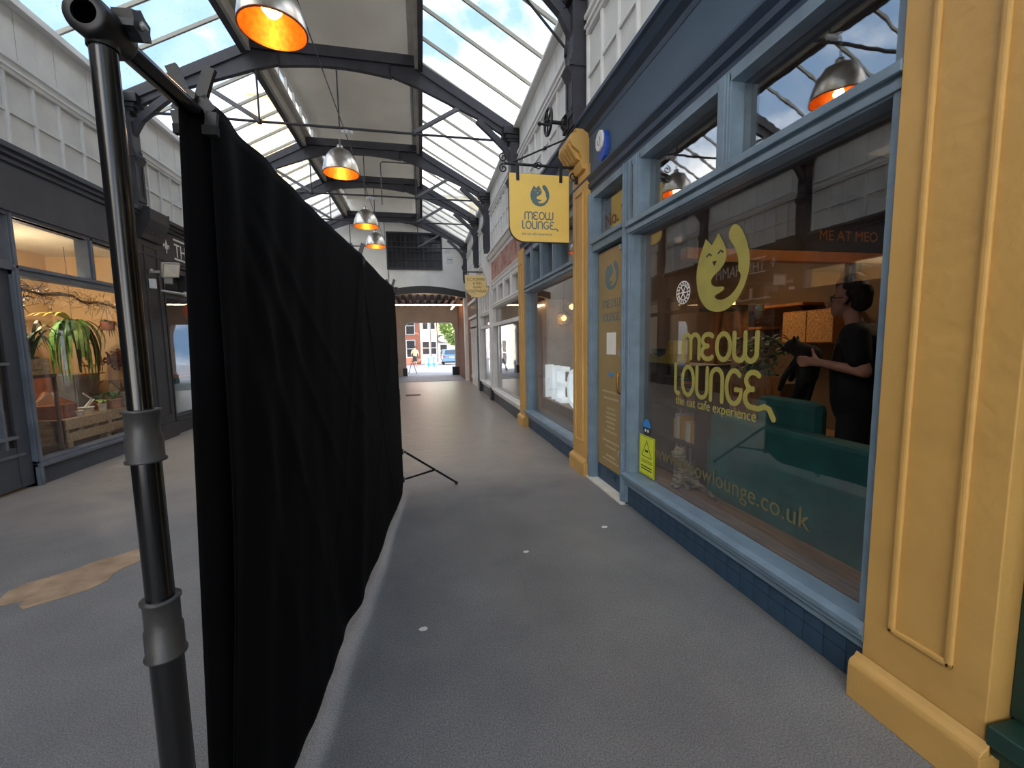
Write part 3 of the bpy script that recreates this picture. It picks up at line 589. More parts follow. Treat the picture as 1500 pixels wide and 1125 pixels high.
MB().prism([(-0.05, -0.015), (0.01, -0.015), (0.01, -0.045), (0.06, 0), (0.01, 0.045), (0.01, 0.015), (-0.05, 0.015)], (XR + 0.042, 4.17, 1.24), AX, AY, 0.002).build('arrow', 'sticker_blue', gp)
for k, (z, wd) in enumerate(((1.04, .44), (.97, .36), (.86, .2), (.81, .24), (.76, .26), (.71, .22), (.66, .18), (.61, .28), (.50, .4), (.44, .26), (.34, .22), (.29, .4))):
    m = MB(); y = 4.16 + wd / 2
    while y > 4.16 - wd / 2:
        q = random.uniform(0.02, 0.06); m.box(XR + 0.0405, XR + 0.042, y, max(y - q, 4.16 - wd / 2), z, z + 0.018); y -= q + 0.012
    m.build('small_print', 'text_faint', gp)
rbox('wall_backing', 'riser_blue', D1, 0.13, 0.14, 3.8, 4.52, 0.02, 2.57)
# window lettering and stickers
GX = XR + 0.0845
logo(0.56, 'gold_vinyl', 'cafe_dark', W1, (GX, 2.56, 2.05), AX, AY, 0.0015, 1.0)
glyphs('meow', 0.185, 0.78, 'gold_vinyl', W1, (GX, 2.98, 1.455), AX, AY, w=0.18)
glyphs('loungE', 0.23, 1.02, 'gold_vinyl', W1, (GX, 3.08, 1.17), AX, AY, w=0.145)
text('the cat cafe experience', 0.098, 'gold_vinyl', W1, (GX, 3.05, 1.085), AX, AY, 'strapline', sx=0.92)
text('www.meowlounge.co.uk', 0.165, 'gold_faint', W1, (GX, 3.34, 0.565), AX, AY, 'web_address', sx=0.93)
m = MB()
for r in (0.085, 0.055): stroke_poly(m, arc(0, 0, r, r, 0, 360, 28), 0.007, (GX, 2.98, 1.955), AX, AY, 0.0015)
for k in range(6): stroke_poly(m, [(0, 0), (0.05 * math.cos(k * PI / 3), 0.05 * math.sin(k * PI / 3))], 0.008, (GX, 2.98, 1.955), AX, AY, 0.0015)
for k in range(16):
    a = k * PI / 8; stroke_poly(m, [(0.064 * math.cos(a), 0.064 * math.sin(a)), (0.077 * math.cos(a + 0.1), 0.077 * math.sin(a + 0.1))], 0.009, (GX, 2.98, 1.955), AX, AY, 0.0015)
m.build('round_sticker', 'white_vinyl', W1)
st = box('warning_sticker', 'warning_yellow', W1, GX - 0.002, GX, 3.35, 3.62, 0.35, 0.72)
m = MB(); ST = (GX - 0.002, 3.485, 0.585)
tri = [(-0.085, -0.06), (0.085, -0.06), (0, 0.09)]
stroke_poly(m, tri + [tri[0]], 0.012, ST, AX, AY, 0.001); m.box(GX - 0.003, GX - 0.002, 3.46, 3.51, 0.57, 0.59)
bd = [(-0.125, -0.225), (0.125, -0.225), (0.125, 0.125), (-0.125, 0.125)]; stroke_poly(m, bd + [bd[0]], 0.005, ST, AX, AY, 0.001)
m.build('warning_triangle', 'ink', st)
text('CAUTION', 0.042, 'ink', st, (GX - 0.002, 3.485, 0.465), AX, AY, 'lettering', 0.001, 'CENTER')
for z in (0.425, 0.40): box('small_print', 'ink', st, GX - 0.003, GX - 0.002, 3.39, 3.58, z, z + 0.010)
b1 = MB().prism(arc(0, 0, 0.065, 0.075, 0, 180), (GX, 3.49, 0.80), AX, AY, 0.002).build('round_sticker', 'sticker_blue', W1)
MB().prism(arc(0, 0, 0.065, 0.075, 180, 360), (GX, 3.49, 0.80), AX, AY, 0.002).build('sticker_base', 'ink', b1)
for y in (3.51, 3.465): MB().prism(arc(0, 0, 0.013, 0.015, 0, 359, 10), (GX - 0.002, y, 0.77), AX, AY, 0.001).build('sticker_dot', 'white_vinyl', b1)
# fascia and cornice of the cafe
def fascia(name, label, y0, y1, z0, z1, m, mm, top=True):
    f = struct(name, label)
    rbox('fascia_board', m, f, -0.005, 0.15, y0, y1, z0, z1)
    MB().prism([(0, z0 - 0.22), (0.02, z0 - 0.22), (0.02, z0 - 0.14), (0.05, z0 - 0.12), (0.055, z0 - 0.08), (0.035, z0 - 0.06), (0.07, z0 - 0.02), (0.07, z0), (0, z0 + 0.02)], (XR + 0.02, y0, 0), (-1, 0, 0), (0, 0, 1), y1 - y0).build('lower_moulding', mm, f)
    if top: MB().prism([(0, z1 - 0.10), (0.03, z1 - 0.10), (0.04, z1 - 0.05), (0.09, z1 - 0.02), (0.13, z1 + 0.04), (0.16, z1 + 0.05), (0.16, z1 + 0.09), (0, z1 + 0.12)], (XR + 0.02, y0, 0), (-1, 0, 0), (0, 0, 1), y1 - y0).build('cornice', mm, f)
    return f
fascia('trim_51', 'dark blue cafe fascia with moulded cornice', 1.0, 5.1, 3.40, 3.93, 'fascia_blue', 'deep_blue')
fascia('trim_52', 'dark blue fascia over the lettered cafe window', 5.1, 7.95, 3.40, 3.93, 'fascia_blue', 'deep_blue')
# alarm bell box
al = thing('alarm_box', 'white and blue alarm bell box on the dark blue fascia', 'alarm box')
hx = [(0.10 * math.cos(a), 0.155 * math.sin(a)) for a in [math.radians(q) for q in (20, 50, 90, 130, 160, 200, 230, 270, 310, 340)]]
MB().prism(hx, (XR - 0.005, 4.22, 3.56), AX, AY, 0.05).build('base', 'bell_blue', al, 0.006)
MB().prism([(u * 0.92, v * 0.66 + 0.045) for u, v in hx], (XR - 0.055, 4.22, 3.56), AX, AY, 0.025).build('cover', 'plastic_white', al, 0.008)
stroke = MB(); stroke_poly(stroke, arc(0, 0, 0.028, 0.04, -200, 60, 14), 0.014, (XR - 0.080, 4.22, 3.60), AX, AY, 0.001); stroke.build('emblem', 'plastic_grey', al)
# dark green shop next door
G = struct('window_3', 'dark green shopfront beyond the yellow pilaster')
MB().box(XR + 0.06, XR + 0.2, 0.88, 0.98, 0.27, 3.4).box(XR + 0.02, XR + 0.15, 0.62, 0.86, 0.27, 3.4).box(XR + 0.0, XR + 0.1, 0.66, 0.82, 0.27, 3.4).build('jamb', 'green_paint', G, 0.006)
MB().box(XR - 0.06, XR + 0.15, -2.2, 0.97, 0.20, 0.27).box(XR - 0.03, XR + 0.15, -2.2, 0.97, 0.15, 0.2).box(XR + 0.0, XR + 0.15, -2.2, 0.97, 0, 0.15).build('sill', 'green_paint', G, 0.006)
rbox('pane', 'shop_glass', G, 0.1, 0.108, -2.2, 0.66, 0.27, 3.0); rbox('head', 'green_paint', G, 0, 0.2, -2.2, 0.98, 3.0, 3.4)
rbox('jamb', 'green_paint', G, 0, 0.2, -2.4, -2.2, 0, 3.4); rbox('side_wall', 'green_paint', G, 0, 0.2, YN, -2.4, 0, 3.4)
# ---------------------------------------------------------------- white shops further along
def white_shop(name, label, y0, y1, zs, zt0, zt1, ztop, nm):
    w = facade_window(name, label, y0, y1, zs, zt0, zt1, ztop, [y0 + (y1 - y0) * k / nm for k in range(1, nm)], 'white_paint', 'old_glass', None, 'shop_glass')
    rbox('riser', 'slate_paint', w, -0.01, 0.2, y0, y1, 0, zs - 0.12)
    rbox('mid_rail', 'white_paint', w, -0.02, 0.12, y0 + 0.05, y1 - 0.05, 2.02, 2.1)
    box('frosted_light', 'marble', w, XR + 0.095, XR + 0.10, y0 + 0.06, y1 - 0.06, 2.1, zt0)
    return w
W4 = white_shop('window_4', 'white framed shop window beside the yellow pilaster', 8.12, 11.45, 0.36, 2.5, 2.6, 3.05, 4)
f = fascia('trim_53', 'faded red painted fascia board over white shopfront', 8.1, 11.5, 3.2, 3.8, 'red_board', 'white_paint')
for k in range(7): box('ghost_lettering', 'red_board', f, XR - 0.012, XR - 0.005, 8.5 + k * 0.4, 8.72 + k * 0.4, 3.38, 3.62)
W5 = white_shop('window_5', 'narrow white framed shop window next to the footwear sign', 11.75, 13.8, 0.4, 2.4, 2.5, 3.1, 4)
fascia('trim_54', 'white moulded fascia near the footwear sign', 11.5, 14.0, 3.25, 3.75, 'white_paint', 'white_paint')
for k, y in enumerate((11.6, 13.93)):
    q = struct('trim_%d' % (44 + k), 'white painted pilaster between white shopfronts')
    MB().box(XR - 0.06, XR + 0.15, y - 0.12, y + 0.12, 0.3, 3.9).build('shaft', 'white_paint', q, 0.006); MB().box(XR - 0.09, XR + 0.15, y - 0.14, y + 0.14, 0, 0.34).build('plinth', 'black_paint', q, 0.006)
    MB().prism([(0, 3.1), (0.08, 3.1), (0.1, 3.3), (0.2, 3.6), (0.2, 3.8), (0, 3.8)], (XR - 0.05, y - 0.1, 0), (-1, 0, 0), (0, 0, 1), 0.2).build('console', 'white_paint', q, 0.01)
W6 = struct('window_6', 'cream columned shopfront with dark sign panel beside brick pier')
rbox('side_wall', 'red_brick', W6, 0.02, 0.3, 16.6, YE, 0, 4.0); rbox('side_wall', 'red_brick', W6, 0.05, 0.3, 14.1, 16.6, 2.85, 4.0)
rbox('head', 'white_paint', W6, -0.12, 0.2, 14.2, 16.6, 3.0, 3.1); rbox('sign_panel', 'slate_paint', W6, -0.02, 0.1, 14.3, 16.5, 2.55, 3.0); rbox('cornice', 'white_paint', W6, -0.1, 0.2, 14.2, 16.6, 2.47, 2.55)
rbox('pane', 'old_glass', W6, 0.1, 0.108, 14.2, 16.6, 0.3, 2.47); rbox('riser', 'white_paint', W6, 0.0, 0.2, 14.2, 16.6, 0, 0.3)
for k in range(5):
    y = 14.3 + k * 0.55
    MB().lathe([(0.07, 0), (0.07, 0.1), (0.05, 0.14), (0.045, 1.7), (0.06, 1.75), (0.08, 1.82), (0.08, 1.86)], (XR + 0.02, y, 0.25), n=10).build('colonnette', 'white_paint', W6)
for k in range(9): rbox('dentil', 'white_paint', W6, -0.05, 0.1, 14.3 + k * 0.26, 14.38 + k * 0.26, 2.2, 2.42)
# drain pipe
dp = thing('downpipe', 'grey downpipe on the wall between white shopfronts', 'pipe')
MB().tube([(XR - 0.06, 14.12, 0.1), (XR - 0.06, 14.12, 3.9)], 0.04, 8).build('pipe', 'slate_light', dp)
for z in (0.4, 1.8, 3.2): MB().lathe([(0.04, -.03), (0.052, -.03), (0.052, .03), (0.04, .03)], (XR - 0.06, 14.12, z), n=8).build('collar', 'slate_light', dp)

# dim rooms behind the white shops and the green shop
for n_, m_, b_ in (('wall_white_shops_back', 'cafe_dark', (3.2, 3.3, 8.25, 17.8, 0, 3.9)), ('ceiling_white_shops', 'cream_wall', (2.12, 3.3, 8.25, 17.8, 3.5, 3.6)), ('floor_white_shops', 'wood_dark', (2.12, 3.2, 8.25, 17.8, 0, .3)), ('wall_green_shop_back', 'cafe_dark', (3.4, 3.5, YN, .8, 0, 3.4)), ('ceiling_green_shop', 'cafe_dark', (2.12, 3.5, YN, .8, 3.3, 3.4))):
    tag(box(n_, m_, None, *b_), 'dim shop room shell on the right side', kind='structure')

# ================================================================ left-hand shopfronts
BX, BY = (0, 1, 0), (0, 0, 1)
def left_window(name, label, y0, y1, zs, zt0, zt1, ztop, tops, fm, fm2):
    w = struct(name, label)
    for a in (y0, y1 - 0.07):
        MB().box(XL - 0.14, XL + 0.03, a, a + 0.07, 0.0, ztop).box(XL, XL + 0.05, a + 0.02, a + 0.05, 0.05, ztop).build('jamb', fm2, w, 0.004)
    MB().box(XL - 0.14, XL + 0.02, y0, y1, zt0, zt1).box(XL, XL + 0.05, y0, y1, zt1 - 0.05, zt1 - 0.01).build('transom', fm2, w, 0.004)
    lbox('head', fm, w, -0.02, 0.14, y0, y1, ztop - 0.04, ztop + 0.05)
    MB().box(XL - 0.14, XL + 0.03, y0, y1, zs - 0.04, zs).box(XL - 0.1, XL + 0.07, y0, y1, zs - 0.075, zs - 0.035).build('sill', fm2, w, 0.004)
    lbox('riser', fm, w, 0.0, 0.2, y0, y1, 0, zs - 0.07); lbox('pane', 'clear_glass' if 'plant' in label else 'shop_glass', w, 0.085, 0.093, y0 + 0.07, y1 - 0.07, zs, zt0)
    ed = [y0 + 0.07] + list(tops) + [y1 - 0.07]
    for t in tops: MB().box(XL - 0.14, XL + 0.02, t - 0.05, t + 0.05, zt1, ztop).box(XL, XL + 0.04, t - 0.02, t + 0.02, zt1, ztop).build('mullion', fm2, w, 0.004)
    for a, b in zip(ed, ed[1:]): lbox('pane', 'clear_glass' if 'plant' in label else 'shop_glass', w, 0.085, 0.093, a, b, zt1, ztop - 0.04)
    return w
W10 = left_window('window_10', 'slate framed shop window full of plants and pots', 5.93, 8.18, 0.30, 2.45, 2.57, 3.14, [7.17], 'slate_paint', 'slate_light')
W11 = left_window('window_11', 'black framed window of the black painted shop', 8.78, 11.42, 0.33, 2.5, 2.62, 3.02, [9.65, 10.5], 'black_paint', 'black_paint')
W12 = left_window('window_12', 'dark framed shop window further down the left side', 11.85, 13.75, 0.33, 2.45, 2.57, 3.1, [12.8], 'slate_paint', 'slate_paint')
W13 = left_window('window_13', 'dark framed shop window by the end wall', 14.15, 17.3, 0.33, 2.45, 2.57, 3.1, [15.2, 16.2], 'black_paint', 'black_paint')
w14 = struct('wall_shopfront', 'dark slate painted shopfront wall on the left'); lbox('wall_core', 'slate_paint', w14, 0, 0.2, YN, 4.45, 0, 3.2)
# glazed door of the plant shop
D2 = struct('door_2', 'slate painted glazed door of the plant shop')
lbox('leaf_rail', 'slate_paint', D2, 0.03, 0.09, 4.55, 5.93, 0.04, 0.5); lbox('leaf_rail', 'slate_paint', D2, 0.03, 0.09, 4.55, 5.93, 2.3, 2.5)
for y in (4.5, 5.77): lbox('stile', 'slate_paint', D2, 0.02, 0.09, y, y + 0.16, 0.04, 2.5)
for y in (5.05, 5.4, 5.63): lbox('glazing_bar', 'slate_light', D2, 0.0, 0.07, y - 0.015, y + 0.015, 0.5, 2.3)
for z in (0.62, 1.45): lbox('glazing_bar', 'slate_light', D2, -0.01, 0.07, 4.66, 5.77, z - 0.015, z + 0.015)
lbox('pane', 'clear_glass', D2, 0.05, 0.056, 4.66, 5.77, 0.5, 2.3); lbox('panel_moulding', 'slate_light', D2, 0.01, 0.03, 4.75, 5.85, 0.40, 0.43)
lbox('transom', 'slate_light', D2, -0.03, 0.14, 4.45, 5.93, 2.5, 2.6); lbox('pane', 'clear_glass', D2, 0.085, 0.093, 4.45, 5.93, 2.6, 3.1)
for j in range(4): pass
# pilasters
for k, (y0, y1, mt, lb) in enumerate(((8.2, 8.76, 'black_paint', 'black panelled pilaster beside the black shop'), (11.44, 11.84, 'black_paint', 'black panelled pilaster at the far end of the black shop'), (13.76, 14.14, 'slate_paint', 'dark pilaster further down the left side'), (4.2, 4.48, 'slate_paint', 'slate pilaster left of the plant shop door'))):
    q = struct('trim_%d' % (61 + k), lb)
    lbox('shaft', mt, q, -0.05, 0.15, y0, y1, 0, 3.75, 0.004); lbox('plinth', mt, q, -0.09, 0.1, y0 - 0.02, y1 + 0.02, 0, 0.26, 0.006)
    for (a, b, c, d) in ((y0 + .1, y0 + .12, .4, 3.3), (y1 - .12, y1 - .1, .4, 3.3), (y0 + .1, y1 - .1, .4, .42), (y0 + .1, y1 - .1, 3.28, 3.3)): lbox('panel_moulding', mt, q, -0.062, -0.048, a, b, c, d, 0.003)
    MB().prism([(0, 3.4), (0.1, 3.4), (0.13, 3.5), (0.2, 3.62), (0.24, 3.7), (0.24, 3.88), (0, 3.88)], (XL, y0, 0), (1, 0, 0), (0, 0, 1), -(y1 - y0)).build('console', mt, q, 0.01)
    for i in range(4): lbox('bead', mt, q, -0.145, -0.1, y0 + 0.08 + i * 0.11, y0 + 0.14 + i * 0.11, 3.5, 3.55, 0.01)
def left_fascia(name, label, y0, y1, m):
    f = struct(name, label)
    lbox('fascia_board', m, f, -0.01, 0.15, y0, y1, 3.12, 3.72)
    MB().box(XL - 0.05, XL + 0.04, y0, y1, 3.10, 3.15).box(XL - 0.05, XL + 0.06, y0, y1, 3.15, 3.19).box(XL - 0.05, XL + 0.03, y0, y1, 3.19, 3.22).build('lower_moulding', m, f)
    MB().box(XL - 0.05, XL + 0.05, y0, y1, 3.70, 3.76).box(XL - 0.05, XL + 0.10, y0, y1, 3.76, 3.81).box(XL - 0.05, XL + 0.15, y0, y1, 3.81, 3.87).build('cornice', m, f)
    return f
left_fascia('trim_71', 'plain dark slate fascia over the plant shop', YN, 8.2, 'slate_paint')
FB = left_fascia('trim_72', 'black fascia with white lettering and fleur emblem', 8.2, 11.84, 'black_paint')
left_fascia('trim_73', 'dark fascia further down the left side', 11.84, YE, 'slate_paint')
FX = XL + 0.012
text('THE', 0.36, 'white_vinyl', FB, (FX, 9.32, 3.30), BX, BY, 'lettering', 0.004, sx=0.85)
text('HAMM', 0.44, 'white_vinyl', FB, (FX, 10.08, 3.27), BX, BY, 'lettering', 0.004, sx=0.82)
for z in (3.245, 3.60): box('lettering_rule', 'white_vinyl', FB, FX, FX + 0.004, 9.3, 9.96, z, z + 0.035)
def fleur(mb, o, s):
    mb.prism([(0, 0.5 * s), (0.12 * s, 0.2 * s), (0.05 * s, 0), (0.05 * s, -0.45 * s), (-0.05 * s, -0.45 * s), (-0.05 * s, 0), (-0.12 * s, 0.2 * s)], o, BX, BY, 0.004)
    for q in (-1, 1): stroke_poly(mb, [(q * 0.05 * s, -0.12 * s), (q * 0.2 * s, 0.12 * s), (q * 0.32 * s, 0.1 * s), (q * 0.34 * s, -0.02 * s)], 0.1 * s, o, BX, BY, 0.004)
    mb.box(o[0], o[0] + 0.004, o[1] - 0.2 * s, o[1] + 0.2 * s, o[2] - 0.16 * s, o[2] - 0.08 * s)
m = MB(); fleur(m, (FX, 9.06, 3.43), 0.26); m.build('fleur_emblem', 'white_vinyl', FB)
m = MB(); fleur(m, (XL - 0.083, 9.02, 1.52), 0.15); m.build('fleur_emblem', 'white_vinyl', W11)
# interiors of the far left shops: dim rooms
for k, (y0, y1) in enumerate(((8.78, 11.42), (11.85, 17.6))):
    r = struct('wall_room_%d' % (k + 1), 'dim interior walls of a closed shop on the left')
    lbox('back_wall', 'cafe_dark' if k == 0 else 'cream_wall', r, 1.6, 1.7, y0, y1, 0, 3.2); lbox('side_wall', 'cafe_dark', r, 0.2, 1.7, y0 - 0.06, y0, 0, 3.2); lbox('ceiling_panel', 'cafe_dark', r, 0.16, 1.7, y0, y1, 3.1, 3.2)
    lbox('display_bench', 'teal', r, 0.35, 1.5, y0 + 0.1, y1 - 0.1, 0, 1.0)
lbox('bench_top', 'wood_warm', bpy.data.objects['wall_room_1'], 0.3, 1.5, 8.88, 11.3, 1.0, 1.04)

# ---------------------------------------------------------------- plant shop room
def proom(n, m, d0, d1, *b): return tag(lbox(n, m, None, d0, d1, *b), 'warm peach painted shell of the plant shop', kind='structure')
proom('wall_plant_back', 'peach_wall', 1.6, 1.7, 4.4, 8.75, 0, 3.2); proom('wall_plant_far', 'peach_wall', 0.16, 1.7, 8.7, 8.78, 0, 3.2); proom('wall_plant_near', 'wood_dark', 0.16, 1.7, 4.3, 4.4, 0, 3.2)
proom('ceiling_plant', 'cream_wall', 0.16, 1.7, 4.4, 8.75, 3.15, 3.22); proom('floor_plant', 'wood_dark', 0.2, 1.7, 4.4, 8.75, 0, 0.12)
pl_ = bpy.data.objects.new('room_light', bpy.data.lights.new('room_light', 'POINT')); C.objects.link(pl_); pl_.location = (XL - 0.8, 6.9, 2.35); pl_.data.shadow_soft_size = 0.03; pl_.data.energy = 20; pl_.data.color = (1, 0.86, 0.68)  # unseen point light added without a fixture, fills the plant room evenly
cl_ = thing('spot_lamp', 'small white spot lamp above the plants in the shop window', 'lamp', None, (XL - .5, 6.5, 2.62)); MB().lathe([(.02, .08), (.045, .06), (.055, 0), (.05, -.01)], n=14).build('housing', 'pot_white', cl_); MB().lathe([(.001, -.005), (.048, -.005)], n=14).build('lens', 'led_white', cl_); MB().tube([(0, 0, .08), (0, 0, .53)], .008, 6).build('stem', 'pot_white', cl_)
# pallets as staging
pt = thing('pallet_bench', 'weathered timber pallet bench in the plant window', 'pallet')
for k in range(4): lbox('top_board', 'wood_pallet', pt, 0.30 + k * 0.2, 0.46 + k * 0.2, 6.82, 8.62, 0.615, 0.645, 0.003)
lbox('front_board', 'wood_pallet', pt, 0.27, 0.295, 6.82, 8.62, 0.50, 0.645, 0.003); lbox('front_board', 'wood_pallet', pt, 0.27, 0.295, 6.82, 8.62, 0.33, 0.455, 0.003)
for y in (6.82, 7.05, 7.35, 7.65, 8.0, 8.35, 8.55): lbox('block', 'wood_pallet', pt, 0.295, 0.42, y, y + 0.07, 0.33, 0.615)
for y in (6.86, 7.6, 8.5): lbox('post', 'wood_pallet', pt, 0.30, 0.4, y, y + 0.09, 0.12, 0.33)
lbox('side_board', 'wood_pallet', pt, 0.295, 1.1, 6.82, 6.85, 0.33, 0.615)
def pot(mat_, x, y, z, r, h, label, group='pots on the pallet bench', name='plant_pot', leaves=None, ln=10, lh=0.2):
    t = thing(name, label, 'plant pot', group, (x, y, z))
    MB().lathe([(0.001, 0), (r * 0.75, 0), (r * 0.8, 0.01), (r, h * 0.85), (r * 1.06, h * 0.86), (r * 1.06, h), (r * 0.92, h), (r * 0.9, h * 0.85), (0.001, h * 0.84)], n=16).build('pot', mat_, t)
    if leaves:
        m = MB()
        for i in range(ln):
            a = random.uniform(0, 2 * PI); q = random.uniform(0.4, 1.0); leafblade(m, (0, 0, h * 0.85), a, lh * q, lh * 0.9, 0.018 + 0.02 * random.random(), 0.6)
        m.build('foliage', leaves, t)['kind'] = 'stuff'
    return t
def leafblade(m, o, a, reach, rise, w, droop):
    """a bent strap leaf from o in heading a"""
    n = 6; L_ = []; R_ = []
    for i in range(n + 1):
        t = i / n; r = reach * t; z = rise * (math.sin(t * PI * 0.55)) - droop * rise * t * t * 1.2
        ww = w * (1 - (2 * t - 0.8) ** 2 * 0.6) * (0.05 if i == n else 1)
        c = Vector((o[0] + r * math.cos(a), o[1] + r * math.sin(a), o[2] + z)); s_ = Vector((-math.sin(a), math.cos(a), 0)) * ww
        L_.append(c + s_); R_.append(c - s_)
    m.add(L_ + R_, [(i, i + 1, n + 1 + i + 1, n + 1 + i) for i in range(n)], True)
ZB = 0.645
pot('pot_white', XL - 0.42, 7.42, ZB, 0.09, 0.10, 'low cream pot with white twig ornament on pallet bench', leaves=None)
tw = thing('twig_ornament', 'white angular twig ornament standing in cream pot', 'ornament'); MB().obox((XL - .42, 7.38, .73), (XL - .42, 7.55, .85), .015, .015).obox((XL - .42, 7.55, .85), (XL - .42, 7.4, .95), .015, .015).obox((XL - .42, 7.45, .74), (XL - .42, 7.6, .84), .012, .012).build('twig', 'pot_white', tw)
pot('pot_white', XL - 0.40, 7.72, ZB, 0.055, 0.11, 'small white pot with yellow green seedling', leaves='leaf_light', ln=9, lh=0.14)
pot('pot_pink', XL - 0.44, 8.05, ZB, 0.10, 0.15, 'round pink clay pot with spreading green plant', leaves='leaf', ln=22, lh=0.24)
pot('terracotta', XL - 0.55, 7.88, ZB, 0.07, 0.12, 'small terracotta pot behind the pink pot', leaves='leaf_dark', ln=8, lh=0.2)
pot('pot_white', XL - 0.5, 8.36, ZB, 0.10, 0.24, 'tall white ribbed vase at the end of the pallet bench', leaves='dried_tan', ln=26, lh=0.42)
pot('pot_white', XL - 0.36, 7.2, ZB, 0.05, 0.08, 'tiny white cup in front of the copper lantern')
lan = thing('copper_terrarium', 'copper framed house-shaped terrarium on the pallet bench', 'terrarium', None, (XL - 0.52, 7.04, ZB))
MB().box(-0.14, 0.14, -0.17, 0.17, 0, 0.19).build('base_box', 'copper_old', lan, 0.004)
m = MB()
for x, y in ((-.14, -.17), (.14, -.17), (.14, .17), (-.14, .17)): m.obox((x, y, .19), (x * .2, y * .3, .36), .012, .012)
m.obox((0, -.05, .36), (0, .05, .36), .012, .012); m.build('roof_frame', 'zinc', lan)
MB().add([(-.14, -.17, .19), (.14, -.17, .19), (0.03, -.05, .355), (-.03, -.05, .355), (.14, .17, .19), (.03, .05, .355), (-.14, .17, .19), (-.03, .05, .355)], [(0, 1, 2, 3), (1, 4, 5, 2), (4, 6, 7, 5), (6, 0, 3, 7)]).build('pane', 'clear_glass', lan)
for y in (-.08, .03, .12): box('strap', 'copper_old', lan, .14, .146, y, y + .02, 0, .19)
# crate planter on a stand, left, with strap leaves
cp_ = thing('crate_planter', 'pale wooden crate planter with grey green strap leaves', 'planter', None, (XL - 0.45, 6.58, 1.28))
for z in (0, .07, .14): box('slat', 'wood_pallet', cp_, -.13, .13, -.17, .17, z, z + .062)
m = MB()
for i in range(30): leafblade(m, (random.uniform(-.08, .08), random.uniform(-.1, .1), .2), random.uniform(0, 2 * PI), random.uniform(.2, .5), random.uniform(.3, .7), .02, random.uniform(.2, .8))
m.build('foliage', 'leaf_dark', cp_)['kind'] = 'stuff'
sd = thing('plant_stand', 'dark timber stand carrying the crate planter', 'stand'); m = MB().box(XL - .62, XL - .28, 6.38, 6.78, 1.24, 1.28)
for x in (XL - .6, XL - .3):
    for y in (6.40, 6.76): m.box(x - .015, x + .015, y - .015, y + .015, .12, 1.24)
m.build('frame', 'wood_dark', sd)
# big staghorn fern hanging in the middle
sf = thing('staghorn_fern', 'large hanging staghorn fern with drooping green fronds', 'plant', None, (XL - 0.6, 7.62, 1.95))
for i in range(64):
    m = MB(); a = random.uniform(0, 2 * PI); n = 7; L_ = []; R_ = []; reach = random.uniform(.08, .36); dr = random.uniform(.3, 1.0); w_ = random.uniform(.012, .024)
    for k in range(n + 1):
        t = k / n; r = reach * math.sin(t * PI * 0.6); z = .14 * math.sin(min(1, t * 2.2) * PI / 2 * 1.3) - dr * t ** 1.7
        c = Vector((r * math.cos(a), r * math.sin(a), z)); s_ = Vector((-math.sin(a), math.cos(a), 0)) * w_ * (0.4 + 1.2 * math.sin(PI * min(t * 0.85 + .1, 1)))
        L_.append(c + s_); R_.append(c - s_)
    m.add(L_ + R_, [(k, k + 1, n + 2 + k, n + 1 + k) for k in range(n)], True).build('frond', ('leaf', 'leaf_light', 'leaf_dark', 'leaf')[i % 4], sf)
for i in range(4):
    m = MB(); leafblade(m, (0, 0, .05), -PI / 2 - .5 + .25 * i, .5, .22, .022, .6); m.build('frond', 'leaf_yellow', sf)
MB().sphere((0, 0, 0), .12, 12, (1, 1, .7)).build('shield_base', 'leaf_light', sf)
MB().tube([(0, 0, .08), (0, 0, 1.15)], .005, 5).build('wire', 'branch', sf)
# hanging terracotta basket
hb = thing('hanging_pot', 'small hanging terracotta pot with trailing stems', 'plant pot', None, (XL - 0.55, 8.28, 1.90))
MB().lathe([(0.001, 0), (.07, 0), (.1, .12), (.105, .14), (.09, .14), (.08, .1), (.001, .1)], n=16).build('pot', 'terracotta', hb)
for a in (0, 2.1, 4.2): MB().tube([(.1 * math.cos(a), .1 * math.sin(a), .13), (0, 0, .42)], .004, 5).build('cord', 'branch', hb)
m = MB()
for i in range(26): leafblade(m, (0, 0, .12), random.uniform(0, 2 * PI), random.uniform(.1, .22), .1, .015, random.uniform(.5, 3))
m.build('foliage', 'leaf_dark', hb)['kind'] = 'stuff'
# wicker basket chair, dried bunches, garland
wk = thing('wicker_basket', 'tan wicker hooped basket hanging against the wall', 'basket', None, (XL - 0.75, 8.15, 1.20))
for k in range(7): MB().tube([(0, -.22 + .07 * k, .0), (0, -.24 + .078 * k, .14)], .008, 6).build('cane', 'wicker', wk)
for z in (0, .14): MB().tube([(0, -.26, z), (0, .26, z)], .012, 6).build('rim', 'wicker', wk)
MB().tube([(0, -.22 + .0 + .22 * (1 - math.cos(a)), .14 + .42 * math.sin(a)) for a in [PI * i / 14 for i in range(15)]], .011, 6).build('hoop', 'wicker', wk)
MB().tube([(.02, -.05 + .2 * math.cos(a), .3 + .2 * math.sin(a)) for a in [2 * PI * i / 16 for i in range(17)]], .008, 6).build('hoop', 'wicker', wk)
gb = thing('grey_cabinet', 'plain grey zinc cabinet below the wicker basket', 'cabinet'); lbox('body', 'zinc', gb, .9, 1.3, 7.95, 8.5, .645, 1.2, .01); lbox('door', 'zinc', gb, .885, .9, 7.98, 8.47, .67, 1.17, .005)
